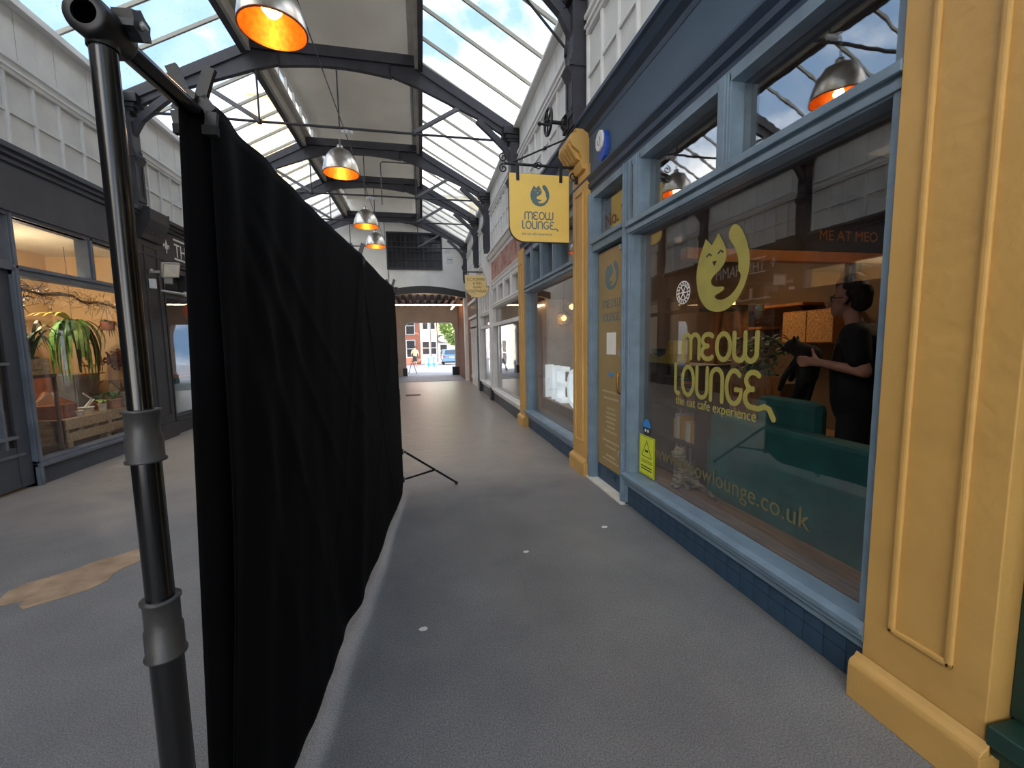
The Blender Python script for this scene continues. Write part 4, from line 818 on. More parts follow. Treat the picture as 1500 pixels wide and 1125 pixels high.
for k, (lb, mt, y, z, r) in enumerate((('dried dark red flower bunch hanging on the wall', 'dried_red', 8.52, 1.42, .19),)):
    t = thing('dried_bunch', lb, 'dried flowers', None, (XL - 0.62, y, z)); m = MB()
    for i in range(130):
        d = Vector((random.gauss(0, 1), random.gauss(0, 1), random.gauss(0, 1))).normalized() * r * random.uniform(.5, 1)
        m.tube([(0, 0, -r * .4), d], .004, 4, False); m.sphere(d, .018, 6)
    m.build('flower_heads', mt, t)['kind'] = 'stuff'; MB().tube([(0, 0, -r), (0, 0, 0)], .02, 6).build('stems', 'branch', t)
gl = thing('branch_garland', 'bare branch garland with dried moss across the window', 'garland')
bp_ = [(XL - .3 - .05 * math.sin(i), 6.15 + i * .2, 2.38 - .012 * i + .03 * math.sin(i * 1.7)) for i in range(12)]
MB().tube(bp_, [.02 + .008 * math.sin(i * 2) for i in range(12)], 8).build('branch', 'branch', gl)
m = MB()
for i in range(300):
    p = Vector(bp_[random.randrange(11)]) + Vector((random.gauss(0, .03), random.uniform(0, .2), random.gauss(0, .05)))
    m.tube([p, p + Vector((random.gauss(0, .05), random.gauss(0, .06), random.gauss(-.02, .06)))], .004, 4, False)
m.build('moss', 'dried_tan', gl)['kind'] = 'stuff'
m = MB()
for i in range(60):
    p = Vector((XL - .35, random.uniform(6.05, 7.0), random.uniform(2.15, 2.44))); m.tube([p, p + Vector((random.gauss(0, .06), random.gauss(0, .12), random.gauss(0, .06)))], .005, 4, False)
m.build('twigs', 'wood_dark', gl)['kind'] = 'stuff'
db = thing('leafy_shrub', 'dark leafy shrub and terracotta shards at the back of the plant shop', 'plant', None, (XL - 1.25, 7.25, .12)); m = MB()
for i in range(320): leafblade(m, (random.uniform(-.15, .15), random.uniform(-.3, .3), random.uniform(.9, 2.1)), random.uniform(0, 2 * PI), random.uniform(.1, .2), .12, .03, .8)
m.build('foliage', 'leaf_dark', db)['kind'] = 'stuff'; MB().tube([(0, 0, 0), (0, .05, 1.6)], .04, 8).build('trunk', 'branch', db)
lp = thing('leather_sling', 'folded tan leather pieces leaning behind the copper terrarium', 'leather'); MB().prism([(7.0, .9), (7.25, 1.25), (7.6, 1.2), (7.68, .95), (7.5, .82)], (XL - 0.95, 0, 0), (0, 1, 0), (0, 0, 1), .05).build('panel', 'terracotta', lp, .01)
MB().prism([(7.05, .72), (7.35, 1.0), (7.85, .78), (7.65, .7)], (XL - 0.88, 0, 0), (0, 1, 0), (0, 0, 1), .05).build('panel', 'wood_warm', lp, .01)
tp = thing('zinc_pipe', 'upright grey zinc pipe behind the hanging fern', 'pipe'); MB().tube([(XL - 1.25, 7.8, .12), (XL - 1.25, 7.8, 1.5)], .06, 12).build('pipe', 'zinc', tp)
MB().lathe([(.06, 0), (.075, 0), (.075, .04), (.06, .04)], (XL - 1.25, 7.8, 1.1), n=12).build('collar', 'zinc', tp)

# ================================================================ photographic backdrop stand
NP, FP = Vector((-.5, .88, 0)), Vector((-.27, 4.52, 0)); ZBAR = 2.13
bd_ = (FP - NP).normalized()
def stand(loc, label, top):
    t = thing('backdrop_stand', label, 'light stand', 'backdrop stands', (loc.x, loc.y, 0))
    MB().tube([(0, 0, .16), (0, 0, 1.07)], .027, 20).build('lower_tube', 'tube_black', t)
    MB().tube([(0, 0, 1.07), (0, 0, 1.44)], .0225, 20).build('middle_tube', 'tube_black', t)
    MB().tube([(0, 0, 1.44), (0, 0, top)], .019, 20).build('upper_tube', 'tube_black', t)
    for z0, z1, r in ((1.018, 1.132, .031), (1.395, 1.49, .028)):
        zm = (z0 + z1) / 2
        c = MB().lathe([(.02, z0), (r + .003, z0), (r + .003, z0 + .004), (r, z0 + .006), (r, zm - .003), (r - .0025, zm + .003), (r - .0025, z1 - .006), (r + .001, z1 - .004), (r + .001, z1), (.018, z1)], n=28).build('locking_collar', 'collar_grey', t)
        MB().tube([(-.02, .02, z1 - .012), (-.034, .03, z1 - .012)], .008, 8).build('locking_knob', 'clamp_black', c)
    MB().lathe([(.019, top - .006), (.0205, top - .006), (.0205, top), (.019, top)], n=20).build('end_ring', 'zinc', t)
    for z in (.47, .17): MB().lathe([(.027, z - .025), (.04, z - .025), (.04, z + .025), (.027, z + .025)], n=16).build('tripod_hub', 'clamp_black', t)
    for k in range(3):
        a = math.radians(18 + 120 * k); d = Vector((math.cos(a), math.sin(a), 0))
        l = MB().obox(d * .05 + Vector((0, 0, .465)), d * .62 + Vector((0, 0, .03)), .022, .022).build('leg', 'tube_black', t)
        MB().obox(d * .045 + Vector((0, 0, .17)), d * .38 + Vector((0, 0, .215)), .018, .018).build('brace', 'tube_black', l)
        MB().sphere(d * .625 + Vector((0, 0, .02)), .02, 8).build('rubber_foot', 'rubber', l)
        for q in (d * .06 + Vector((0, 0, .455)), d * .38 + Vector((0, 0, .215))): MB().sphere(q + Vector((.008, -.012, .004)), .005, 6).build('rivet', 'zinc', l)
    # tee head gripping the crossbar
    hd = MB(); o = Vector((0, 0, ZBAR)); n = 24; q = bd_
    prof = [(.0185, -.035), (.030, -.035), (.032, -.03), (.032, .035), (.029, .04), (.0185, .04), (.0185, -.035)]
    hd.lathe(prof, o, q, n); hd.tube([(0, 0, top - .01), (0, 0, ZBAR - .02)], .022, 16); h_ = hd.build('tee_head', 'clamp_black', t)
    side = Vector((q.y, -q.x, 0))
    MB().tube([o + q * .02 + side * .03 + Vector((0, 0, .01)), o + q * .02 + side * .055 + Vector((0, 0, .02))], .007, 10).build('screw', 'zinc', h_)
    kb = MB(); c0 = o + q * .02 + side * .05 + Vector((0, 0, .018))
    star = [((.026 if i % 2 else .02) * math.cos(i * PI / 6), (.026 if i % 2 else .02) * math.sin(i * PI / 6)) for i in range(12)]
    kb.prism(star, c0, q, (q.cross(side)).normalized(), -.032 if (q.cross(q.cross(side))).dot(side) > 0 else .032).build('tightening_knob', 'clamp_black', h_)
    return t
stand(NP, 'black telescopic backdrop stand with grey locking collars, standing alone from the cloth edge', 2.105)
stand(FP, 'black backdrop stand with tripod foot at the far end of the cloth', 2.105)
cb_ = thing('crossbar', 'black round crossbar holding the black cloth', 'crossbar')
MB().tube([NP + Vector((0, 0, ZBAR)) - bd_ * .03, FP + Vector((0, 0, ZBAR)) + bd_ * .05], .0185, 18, False).build('tube', 'tube_black', cb_)
# cloth
def cloth():
    nu, nv = 150, 70; L_ = (FP - NP).length - .16; sd = Vector((bd_.y, -bd_.x, 0)); vs = []; fs = []
    for i in range(nu + 1):
        u = i / nu; s = .262 + u * (L_ - .142)
        for j in range(nv + 1):
            v = j / nv
            zt = ZBAR + .026 - .012 * abs(math.sin(u * PI * 2)) * (1 if u < .99 else 0)
            zb = .10 + .012 * math.sin(u * 5) - .015 * u
            if u > .93: zb += .12 * ((u - .93) / .07) ** 2
            z = zt + (zb - zt) * v
            # folds: fan out from the clips and deepen to the hem
            f = .0025 * math.sin(u * 31 + 2.2 * v) * (.25 + .75 * v) + .007 * math.sin(u * 17 + 1.3 - 3 * v) * v + .012 * math.sin(u * 90 + v * 4) * math.exp(-u * 9)
            f += .022 * math.exp(-((u - .5 + .10 * v) / .035) ** 2) * (.3 + .7 * v) - .016 * math.exp(-((u - .12 - .22 * v) / .03) ** 2) * v
            for (u0, k_, w_, a_) in ((.0, .55, .012, .010), (.0, .30, .012, .012), (.0, .95, .010, .007), (.49, .35, .010, .008), (.49, -.25, .010, .008), (.97, -.5, .012, .007), (.0, .16, .012, .010)):
                f += a_ * math.exp(-((u - u0 - k_ * v) / w_) ** 2) * min(1, 6 * v) * max(0, 1 - v * .6)
            for (v0, k_, a_) in ((.46, .25, .006), (.30, -.2, .005), (.66, .1, .005)):
                f += a_ * math.exp(-((v - v0 - k_ * (u - .4)) / .008) ** 2) * math.exp(-((u - .4) / .3) ** 2)
            f += .004 * math.sin(9 * v + 11 * u) * math.sin(14 * u - 3 * v)
            lean = -.085 * v * (1 - u) ** 1.5
            p = NP + bd_ * (s + .02 * math.sin(v * 3) * (1 - u)) + sd * (.028 + f * .9 + lean); vs.append((p.x, p.y, z))
    for i in range(nu):
        for j in range(nv): a = i * (nv + 1) + j; fs.append((a, a + 1, a + nv + 2, a + nv + 1))
    m = MB(); m.add(vs, fs, True); o = m.build('cloth_sheet', 'cloth_black', ct)
    so = o.modifiers.new('thick', 'SOLIDIFY'); so.thickness = .003
    # the edge turned back over the crossbar at the near end
    vs = []; fs = []; nu, nv = 10, 40
    for i in range(nu + 1):
        u = i / nu
        for j in range(nv + 1):
            v = j / nv; q = .225 + .10 * u
            p = NP + bd_ * (q + .03 * v) + sd * (-.012 - .10 * v + .02 * math.sin(u * PI) + .035 * u * u); vs.append((p.x, p.y, ZBAR + .005 - .02 * u + (-2.02) * v))
    for i in range(nu):
        for j in range(nv): a = i * (nv + 1) + j; fs.append((a, a + 1, a + nv + 2, a + nv + 1))
    m = MB(); m.add(vs, fs, True); o = m.build('turned_edge', 'cloth_black', ct); so = o.modifiers.new('thick', 'SOLIDIFY'); so.thickness = .003
ct = thing('backdrop_cloth', 'large creased black cloth hanging from the crossbar', 'cloth'); cloth()
sd_ = Vector((bd_.y, -bd_.x, 0))
def clip(s, label):
    t = thing('spring_clamp', label, 'clamp', 'clamps on the crossbar'); o = NP + bd_ * s + Vector((0, 0, ZBAR)); up = Vector((0, 0, 1))
    for k in (-1, 1):
        d = sd_ * k
        pts = [o + d * .03 - up * .045, o + d * .036 + up * .0, o + d * .016 + up * .03, o + d * .032 + up * .075, o + d * .04 + up * .095]
        m = MB()
        for a, b in zip(pts, pts[1:]): m.obox(a, b, .024, .011, bd_)
        m.build('jaw', 'clamp_black', t)
        MB().obox(o + d * .03 - up * .05, o + d * .03 - up * .03, .03, .016, bd_).build('jaw_pad', 'rubber', t)
    MB().tube([o + up * .028 - bd_ * .016, o + up * .028 + bd_ * .016], .012, 10).build('spring', 'collar_grey', t)
clip(.262, 'black spring clamp holding the cloth beside the free-standing pole'); clip(1.98, 'black spring clamp at the middle of the crossbar'); clip(3.5, 'black spring clamp at the far end of the crossbar')

# ================================================================ pendant lamps
def lamp(y, first=None):
    t = thing('pendant_lamp', 'domed steel pendant lamp with copper lining hung from the roof truss', 'lamp', 'pendant lamps', (-1.27, y, 4.58))
    R_ = .30; pr = [(R_, 0), (R_ * 1.0, .06), (R_ * .93, .16), (R_ * .78, .27), (R_ * .55, .36), (R_ * .28, .41), (.05, .425)]
    MB().lathe(pr, n=32).build('shade', 'steel', t)
    MB().lathe([(r - .008, z - .004) for r, z in pr], n=32).build('lining', 'copper', t)
    MB().lathe([(R_ - .01, -.006), (R_ + .004, -.006), (R_ + .004, .006), (R_ - .01, .006)], n=32).build('rim', 'copper_old', t)
    MB().lathe([(.001, .10), (.05, .12), (.09, .17), (.09, .2), (.06, .26), (.03, .3)], n=16).build('bulb', 'bulb', t)
    MB().lathe([(.05, .42), (.05, .47), (.02, .49), (.001, .49)], n=12).build('cap', 'steel', t)
    m = MB()
    for k in range(8): m.tube([(.014 * math.cos(a) * (k % 2), .014 * math.cos(a) * (1 - k % 2), .50 + k * .032 + .02 * math.sin(a)) for a in [2 * PI * i / 8 for i in range(9)]], .0035, 5, False)
    m.build('chain', 'zinc', t)
    m = MB(); m.tube([(-.03, 0, .78), (.18, 0, .72)], .012, 6)
    for x in (.06, .12, .2): m.sphere((x, 0, .70), .035, 8)
    m.build('connector', 'plastic_white', t)
    L = bpy.data.objects.new('bulb_light', bpy.data.lights.new('bulb_light', 'POINT')); C.objects.link(L); L.parent = t; L.location = (0, 0, .06); L.data.energy = 3; L.data.color = (1, .62, .28); L.data.shadow_soft_size = .06
    return t
l0 = lamp(COLS[2] - .15)
LL = 'domed steel pendant lamp with copper lining hung '
l0['label'] = LL + 'near the middle of the black cloth'
for y, q in ((COLS[1], 'above the free-standing pole'), (COLS[3], 'over the end of the black cloth'), (COLS[4], 'level with the footwear sign'), (COLS[5], 'beyond the footwear sign')):
    c = copy_tree(l0); c.location.y = y; c['label'] = LL + q
cab = thing('supply_cable', 'thin black electric cable running along the arcade between lamps', 'cable')
MB().tube([(-1.2, y, 5.37) for y in (-4, 1.2, 4.85, 8.2, 11.65, 13.95, 17.5)], .008, 5).build('wire', 'black_iron', cab)
cd = thing('conduit_pipe', 'thin bent conduit pipe dropping from the lantern ceiling', 'conduit')
MB().tube([(.05, 12.2, 6.4), (-.85, 12.2, 6.4), (-.9, 12.2, 6.35), (-.9, 12.2, 5.3)], .016, 6).build('pipe', 'iron_grey', cd)

# ================================================================ hanging signs
sg = thing('hanging_sign', 'yellow hanging cafe sign with slate cat emblem', 'sign', None, (0, 4.9, 0))
poly = [(1.03, 3.5), (1.03, 2.92)] + [(1.03 + .17 * (1 - math.cos(a)), 2.92 - .17 * math.sin(a)) for a in [PI / 2 * i / 8 for i in range(1, 9)]] + [(1.74, 2.75), (1.74, 3.5)]
MB().prism(poly, (0, .012, 0), (1, 0, 0), (0, 0, 1), .024).build('board', 'sign_yellow', sg)
MB().prism([(x + (.008 if x > 1.4 else -.008), z + (.004 if z > 3.2 else -.01)) for x, z in poly], (0, .009, 0), (1, 0, 0), (0, 0, 1), .018).build('board_edge', 'black_iron', sg)
for sx_, o_y, AXs in ((1, -.0125, (1, 0, 0)), (-1, .0125, (-1, 0, 0))):
    xx = (lambda x: x) if sx_ > 0 else (lambda x: 2.77 - x)
    logo(.245, 'logo_slate', 'sign_yellow', sg, (xx(1.39) if sx_ > 0 else 1.385, o_y, 3.265), AXs, (0, 0, 1), .002, 1.0)
    x0 = 1.20 if sx_ > 0 else 1.57
    glyphs('meow', .085, .35, 'logo_slate', sg, (x0, o_y, 3.0), AXs, (0, 0, 1), w=.15)
    glyphs('loungE', .085, .44, 'logo_slate', sg, (x0 - sx_ * .03, o_y, 2.895), AXs, (0, 0, 1), w=.15)
    text('the cat cafe experience', .042, 'logo_slate', sg, (x0 - sx_ * .03, o_y, 2.825), AXs, (0, 0, 1), 'strapline', .001, sx=.92)
br = thing('sign_bracket', 'black wrought iron scroll bracket above the yellow cafe sign', 'bracket', None, (0, 4.9, 0))
MB().tube([(.98, 0, 3.60), (1.86, 0, 3.60)], .016, 8).build('bar', 'black_iron', br)
MB().obox((1.84, 0, 3.42), (1.84, 0, 3.68), .05, .02, (0, 1, 0)).build('wall_plate', 'black_iron', br)
def scroll(cx, cz, r, d, turns=1.4): return [(cx + d * r * (1 - t / (turns * 1.15)) * math.cos(2 * PI * t + PI / 2), 0, cz + r * (1 - t / (turns * 1.15)) * math.sin(2 * PI * t + PI / 2)) for t in [turns * i / 26 for i in range(27)]]
for c in ((1.80, 3.51, .07, -1), (.97, 3.545, .05, 1), (.97, 3.66, .05, 1)): MB().tube(scroll(*c), .008, 6).build('scroll', 'black_iron', br)
for a in range(4): MB().tube([(1.37 + .13 * t - .065, .03 * math.sin(PI * t) * math.cos(a * PI / 2 + 3 * t), 3.60 + .035 * math.sin(PI * t) * math.sin(a * PI / 2 + 3 * t)) for t in [i / 10 for i in range(11)]], .006, 5).build('basket_twist', 'black_iron', br)
MB().tube([(1.08, 0, 3.62), (1.84, 0.02, 3.98)], .010, 6).build('stay_rod', 'black_iron', br)
MB().sphere((1.46, .01, 3.80), .022, 8).build('turnbuckle', 'black_iron', br)
for x in (1.13, 1.64): MB().box(x - .018, x + .018, -.02, .02, 3.42, 3.6).sphere((x, -.02, 3.45), .008, 6).build('hanger', 'black_iron', br)
ec = thing('hanging_sign', 'cream oval-bottomed hanging footwear shop sign with brown lettering', 'sign', None, (0, 11.7, 0))
poly = [(1.20, 3.42), (1.20, 3.05)] + [(1.25 + .28 * (1 - math.cos(a)), 3.02 - .2 * math.sin(a)) for a in [PI * i / 14 for i in range(15)]] + [(1.86, 3.05), (1.86, 3.42)]
MB().prism(poly, (0, .015, 0), (1, 0, 0), (0, 0, 1), .03).build('board', 'sign_cream', ec, .004)
for s_, z, sz in (('E.C.POMFRET', 3.27, .105), ('& SON', 3.17, .09), ('Quality', 3.07, .09), ('FOOTWEAR', 2.95, .105)): text(s_, sz, 'ink_brown', ec, (1.53, -.0155, z), (1, 0, 0), (0, 0, 1), 'lettering', .002, 'CENTER', sx=.88)
eb = thing('sign_bracket', 'plain black bar bracket above the cream footwear sign', 'bracket', None, (0, 11.7, 0)); MB().tube([(1.15, 0, 3.5), (1.9, 0, 3.5)], .018, 8).build('bar', 'black_iron', eb)
for x in (1.3, 1.76): MB().tube([(x, 0, 3.5), (x, 0, 3.4)], .010, 6).build('hanger', 'black_iron', eb)

# ================================================================ window winding gear on the right wall
cg = thing('winding_gear', 'black cast iron winding gear with handwheel and upright rod on the right wall', 'winding gear', None, (1.72, 4.97, 0))
MB().tube([(.03, 0, 3.75), (.03, 0, 5.5)], .018, 8).build('upright_rod', 'black_iron', cg)
MB().tube([(.03, 0, 4.92), (-.75, -.1, 5.6)], .014, 8).build('diagonal_rod', 'black_iron', cg)
for z in (4.9, 4.1): MB().lathe([(.018, -.06), (.035, -.06), (.035, .06), (.018, .06)], (.03, 0, z), n=10).build('coupling', 'black_iron', cg)
MB().tube([(-.25, 0, 4.12), (.14, 0, 4.12)], .022, 8).build('shaft', 'black_iron', cg)
m = MB(); m.tube([(-.2, .14 * math.cos(a), 4.12 + .14 * math.sin(a)) for a in [2 * PI * i / 24 for i in range(25)]], .016, 8, False)
for k in range(5): m.obox((-.2, 0, 4.12), (-.2, .13 * math.cos(k * 1.257), 4.12 + .13 * math.sin(k * 1.257)), .016, .02)
m.build('handwheel', 'black_iron', cg)
MB().tube([(-.2, -.12, 4.03), (-.33, -.12, 4.03)], .014, 8).sphere((-.34, -.12, 4.03), .024, 8).build('crank_handle', 'black_iron', cg)
MB().box(.0, .14, -.09, .09, 4.02, 4.22).lathe([(.09, -.04), (.1, -.04), (.1, .04), (.09, .04)], (.05, 0, 4.12), (0, 1, 0), 14).build('gear_case', 'black_iron', cg, .006)
for z in (4.55, 5.2): MB().obox((.03, 0, z), (.17, 0, z), .03, .03).build('wall_bracket', 'black_iron', cg)
# floodlight on the black shop
fd = thing('floodlight', 'grey square floodlight on the black pilaster', 'floodlight', None, (XL + .05, 8.42, 2.88))
MB().obox((.0, 0, 0), (.16, 0, .0), .04, .04).sphere((.04, -.02, .02), .03, 8).build('arm', 'zinc', fd)
hd_ = MB().box(-.03, .03, -.14, .14, -.13, .13).build('head', 'plastic_grey', fd, .01); hd_.location = (.26, .1, .05); hd_.rotation_euler = (.15, .45, -.5)
MB().box(.03, .034, -.12, .12, -.11, .11).build('lens', 'pot_white', hd_)
MB().box(0, .08, -.06, .02, -.28, -.12).build('sensor', 'plastic_white', fd, .01)
pb = thing('shop_light_bar', 'grey wall lamp bar reaching over the black shop window', 'lamp'); MB().tube([(XL + .05, 8.7, 2.6), (XL + .3, 8.75, 2.56), (XL + .32, 10.2, 2.56)], .02, 8).build('bar', 'zinc', pb); MB().sphere((XL + .3, 8.95, 2.56), .05, 10).build('joint', 'zinc', pb)
# balloon ornament
bl = thing('balloon_ornament', 'striped paper hot air balloon ornament hanging outside black shop', 'ornament', None, (XL + .32, 9.12, 2.25))
cols = ['balloon_red', 'balloon_yellow', 'balloon_green', 'balloon_blue', 'balloon_yellow', 'balloon_red', 'balloon_green', 'balloon_blue']
pr = [(.004, .17), (.07, .16), (.125, .11), (.145, .04), (.13, -.04), (.09, -.12), (.045, -.18), (.03, -.19)]
for k in range(8):
    vs = []; 
    for r, z in pr:
        for i in range(4): a = (k + i / 3) * PI / 4; vs.append((r * math.cos(a), r * math.sin(a), z))
    MB().add(vs, [(j * 4 + i, (j + 1) * 4 + i, (j + 1) * 4 + i + 1, j * 4 + i + 1) for j in range(len(pr) - 1) for i in range(3)], True).build('gore', cols[k], bl)
MB().lathe([(.001, -.29), (.025, -.29), (.032, -.25), (.028, -.25), (.001, -.28)], n=10).build('basket', 'wicker', bl)
for a in (0, 1.57, 3.14, 4.71): MB().tube([(.03 * math.cos(a), .03 * math.sin(a), -.19), (.03 * math.cos(a), .03 * math.sin(a), -.25)], .002, 4).build('cord', 'branch', bl)
MB().tube([(0, 0, .17), (0, 0, .31)], .002, 4).build('string', 'branch', bl)

# ================================================================ cafe interior
IF = .15
def room(n, m, *b): return tag(box(n, m, None, *b), 'warm brown shell of the cafe room behind the windows', kind='structure')
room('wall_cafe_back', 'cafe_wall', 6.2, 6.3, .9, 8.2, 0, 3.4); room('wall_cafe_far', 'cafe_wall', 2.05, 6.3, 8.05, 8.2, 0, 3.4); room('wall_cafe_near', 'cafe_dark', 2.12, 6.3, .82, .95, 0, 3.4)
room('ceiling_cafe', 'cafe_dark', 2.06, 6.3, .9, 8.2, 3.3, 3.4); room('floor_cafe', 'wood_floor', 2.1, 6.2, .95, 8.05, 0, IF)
room('trim_81', 'wood_floor', XR + .1, 2.27, 1.42, 3.68, .27, .335); room('trim_82', 'wood_dark', XR + .1, 2.3, 5.1, 7.66, .27, .335)
room('wall_cafe_porch', 'cafe_wall', 2.06, 2.9, 4.56, 4.62, IF, 3.3)
bm2 = thing('timber_beam', 'orange timber beam crossing the cafe room', 'beam'); box('beam', 'wood_warm', bm2, 2.95, 6.2, 4.36, 4.5, 2.5, 2.62)
sp = thing('slogan_panel', 'dark bulkhead panel with copper coloured slogan inside the cafe', 'sign'); box('panel', 'cafe_dark', sp, 2.95, 6.2, 4.38, 4.48, 2.63, 3.29)
text('ME AT MEO', .17, 'wood_warm', sp, (4.72, 4.378, 2.76), (1, 0, 0), (0, 0, 1), 'lettering', .004)
pc = thing('steel_post', 'grey steel post carrying the timber beam', 'post'); MB().tube([(5.35, 4.43, IF), (5.35, 4.43, 2.5)], .06, 12).build('post', 'slate_light', pc); box('base_plate', 'slate_light', pc, 5.25, 5.45, 4.33, 4.53, IF, IF + .02)
for k, (x, y, e, s) in enumerate(((4.6, 6.2, 10, 1.0), (4.4, 2.9, 5, .8))):  # light panels added out of view to brighten the cafe room
    t = thing('added_light_panel', ('added unseen warm light panel over the cat shelves', 'added unseen warm light panel over the sofa')[k], 'light', None, (x, y, 3.28))
    box('panel', 'led_warm', t, -.25, .25, -.25, .25, -.02, .01); L = bpy.data.objects.new('panel_light', bpy.data.lights.new('panel_light', 'AREA')); C.objects.link(L); L.parent = t; L.location = (0, 0, -.04); L.data.size = s; L.data.energy = e; L.data.color = (1, .76, .5)
# teal sofa with its back to the window
so_ = thing('teal_sofa', 'dark teal sofa with its back to the cafe window', 'sofa')
box('backrest', 'teal', so_, 2.30, 2.46, 1.15, 3.05, IF + .1, .99, .03); box('seat', 'teal', so_, 2.46, 2.88, 1.15, 3.05, IF + .1, .55, .03)
for y in (1.0, 2.97): box('arm', 'teal', so_, 2.32, 2.88, y, y + .15, IF + .1, .8, .04)
for x in (2.36, 2.82):
    for y in (1.1, 3.02): box('foot', 'wood_dark', so_, x - .025, x + .025, y - .025, y + .025, IF, IF + .1)
cu_ = thing('sofa_cushion', 'rounded teal cushion standing behind the sofa back', 'cushion'); box('pad', 'teal', cu_, 2.47, 2.6, 2.25, 2.78, .56, 1.17, .06); 
cu2 = thing('bolster_cushion', 'long teal bolster lying on the sofa seat', 'cushion'); MB().tube([(2.62, 1.35, 1.02), (2.62, 2.2, 1.02)], [.11, .11], 16).build('pad', 'teal', cu2, .02); cu2.location.z = -.35
# bookcase
bk = thing('bookcase', 'dark slatted bookcase of magazines beside the tabby cat', 'bookcase')
for y in (3.5, 4.35): box('side', 'wood_dark', bk, 2.5, 2.85, y, y + .03, IF, 1.35)
for z in (IF + .05, .55, .9, 1.32): box('shelf', 'wood_dark', bk, 2.5, 2.85, 3.5, 4.38, z, z + .025)
for k in range(9): box('slat', 'wood_dark', bk, 2.84, 2.86, 3.53 + k * .095, 3.58 + k * .095, IF, 1.32)
bcols = ['paper', 'terracotta', 'pot_white', 'slate_light', 'balloon_yellow', 'dried_red']
for zi, z in enumerate((.575, .925)):
    y = 3.56
    for k in range(9):
        w_ = random.uniform(.02, .045); hh = random.uniform(.18, .27); o = thing('book', '%s book upright on the %s shelf of the slatted bookcase' % (('white', 'terracotta', 'cream', 'slate grey', 'mustard', 'dark red')[(k * 2 + zi) % 6], ('lower', 'upper')[zi]), 'book', 'books in the bookcase', (2.56, y, z))
        box('cover', bcols[(k * 2 + zi) % 6], o, 0, .17, 0, w_, 0, hh); box('pages', 'paper', o, .004, .166, .004, w_ - .004, .003, hh + .001); y += w_ + .006 + (0.05 if k == 4 else 0)
yt = thing('toy_box', 'yellow and black curved cat bed on the bookcase', 'cat bed'); MB().prism([(0, 0), (.5, 0), (.5, .24), (.38, .24), (.34, .1), (.2, .06), (.06, .1), (0, .06)], (2.7, 4.4, 1.345), (0, -1, 0), (0, 0, 1), .2).build('shell', 'yellow_toy', yt, .01); box('inner', 'ink', yt, 2.52, 2.69, 4.02, 4.36, 1.36, 1.5)
# cat climbing tower, shelves
tw_ = thing('cat_tower', 'wooden cat climbing tower with sloping planks', 'cat tower')
for (a, b, w_) in (((4.3, 5.9, IF), (4.3, 5.6, 2.0), .22), ((4.3, 4.95, IF), (4.3, 5.3, 1.95), .26), ((4.55, 5.6, IF), (4.55, 5.6, 1.95), .1)): MB().obox(a, b, w_, .05, (1, 0, 0)).build('plank', 'wood_warm', tw_)
for (y0, y1, z) in ((5.15, 5.75, 2.0), (4.95, 5.35, 1.55)): box('platform', 'wood_dark', tw_, 4.1, 4.7, y0, y1, z, z + .05)
MB().tube([(4.5, 5.3, IF), (4.5, 5.3, 2.0)], .06, 12).build('scratching_post', 'wicker', tw_)
fr = thing('fairy_lamp', 'small glowing slatted lamp on top of the cat tower', 'lamp')
for k in range(5): box('slat', 'bulb', fr, 4.25, 4.27, 5.2 + k * .06, 5.235 + k * .06, 2.06, 2.13)
box('frame', 'wicker', fr, 4.24, 4.32, 5.17, 5.5, 2.05, 2.062); box('frame', 'wicker', fr, 4.24, 4.32, 5.17, 5.5, 2.13, 2.142)
for k, (y0, y1, z, lb) in enumerate(((5.6, 7.2, 2.1, 'upper wooden cat shelf on the brown wall'), (6.4, 7.6, 1.75, 'lower wooden cat shelf on the brown wall'))):
    t = thing('cat_shelf', lb, 'shelf'); box('board', 'wood_warm', t, 5.8, 6.2, y0, y1, z, z + .04)
    for y in (y0 + .15, y1 - .15): MB().prism([(0, 0), (.3, 0), (0, -.25)], (6.2, y, z), (-1, 0, 0), (0, 0, 1), .03).build('bracket', 'wood_dark', t)
cp2 = thing('wall_cupboard', 'pale wooden wall cupboard inside the cafe', 'cupboard'); box('carcass', 'wood_warm', cp2, 5.75, 6.19, 5.0, 5.9, 1.5, 2.0, .005); box('door', 'wicker', cp2, 5.73, 5.75, 5.02, 5.44, 1.52, 1.98); box('door', 'wicker', cp2, 5.73, 5.75, 5.46, 5.88, 1.52, 1.98)
# slatted planter and indoor plant
sl = thing('slatted_planter', 'brown timber slatted planter box behind the sofa', 'planter'); 
for k in range(9): box('slat', 'wood_warm', sl, 3.35, 3.37, 3.45 + k * .09, 3.52 + k * .09, IF, 1.22)
box('inner_box', 'wood_dark', sl, 3.38, 3.7, 3.45, 4.24, IF, 1.15)
pk = thing('indoor_plant', 'bushy dark green plant growing in the slatted planter', 'plant', None, (3.52, 3.9, 1.15)); m = MB()
for i in range(180): leafblade(m, (random.gauss(0, .1), random.gauss(0, .16), random.uniform(0, .45)), random.uniform(0, 2 * PI), random.uniform(.08, .16), .07, .022, .8)
m.build('foliage', 'leaf_dark', pk)['kind'] = 'stuff'
for k in range(4): MB().tube([(0, -.1 + k * .06, 0), (random.gauss(0, .05), -.15 + k * .1, .45)], .008, 5).build('stem', 'branch', pk)
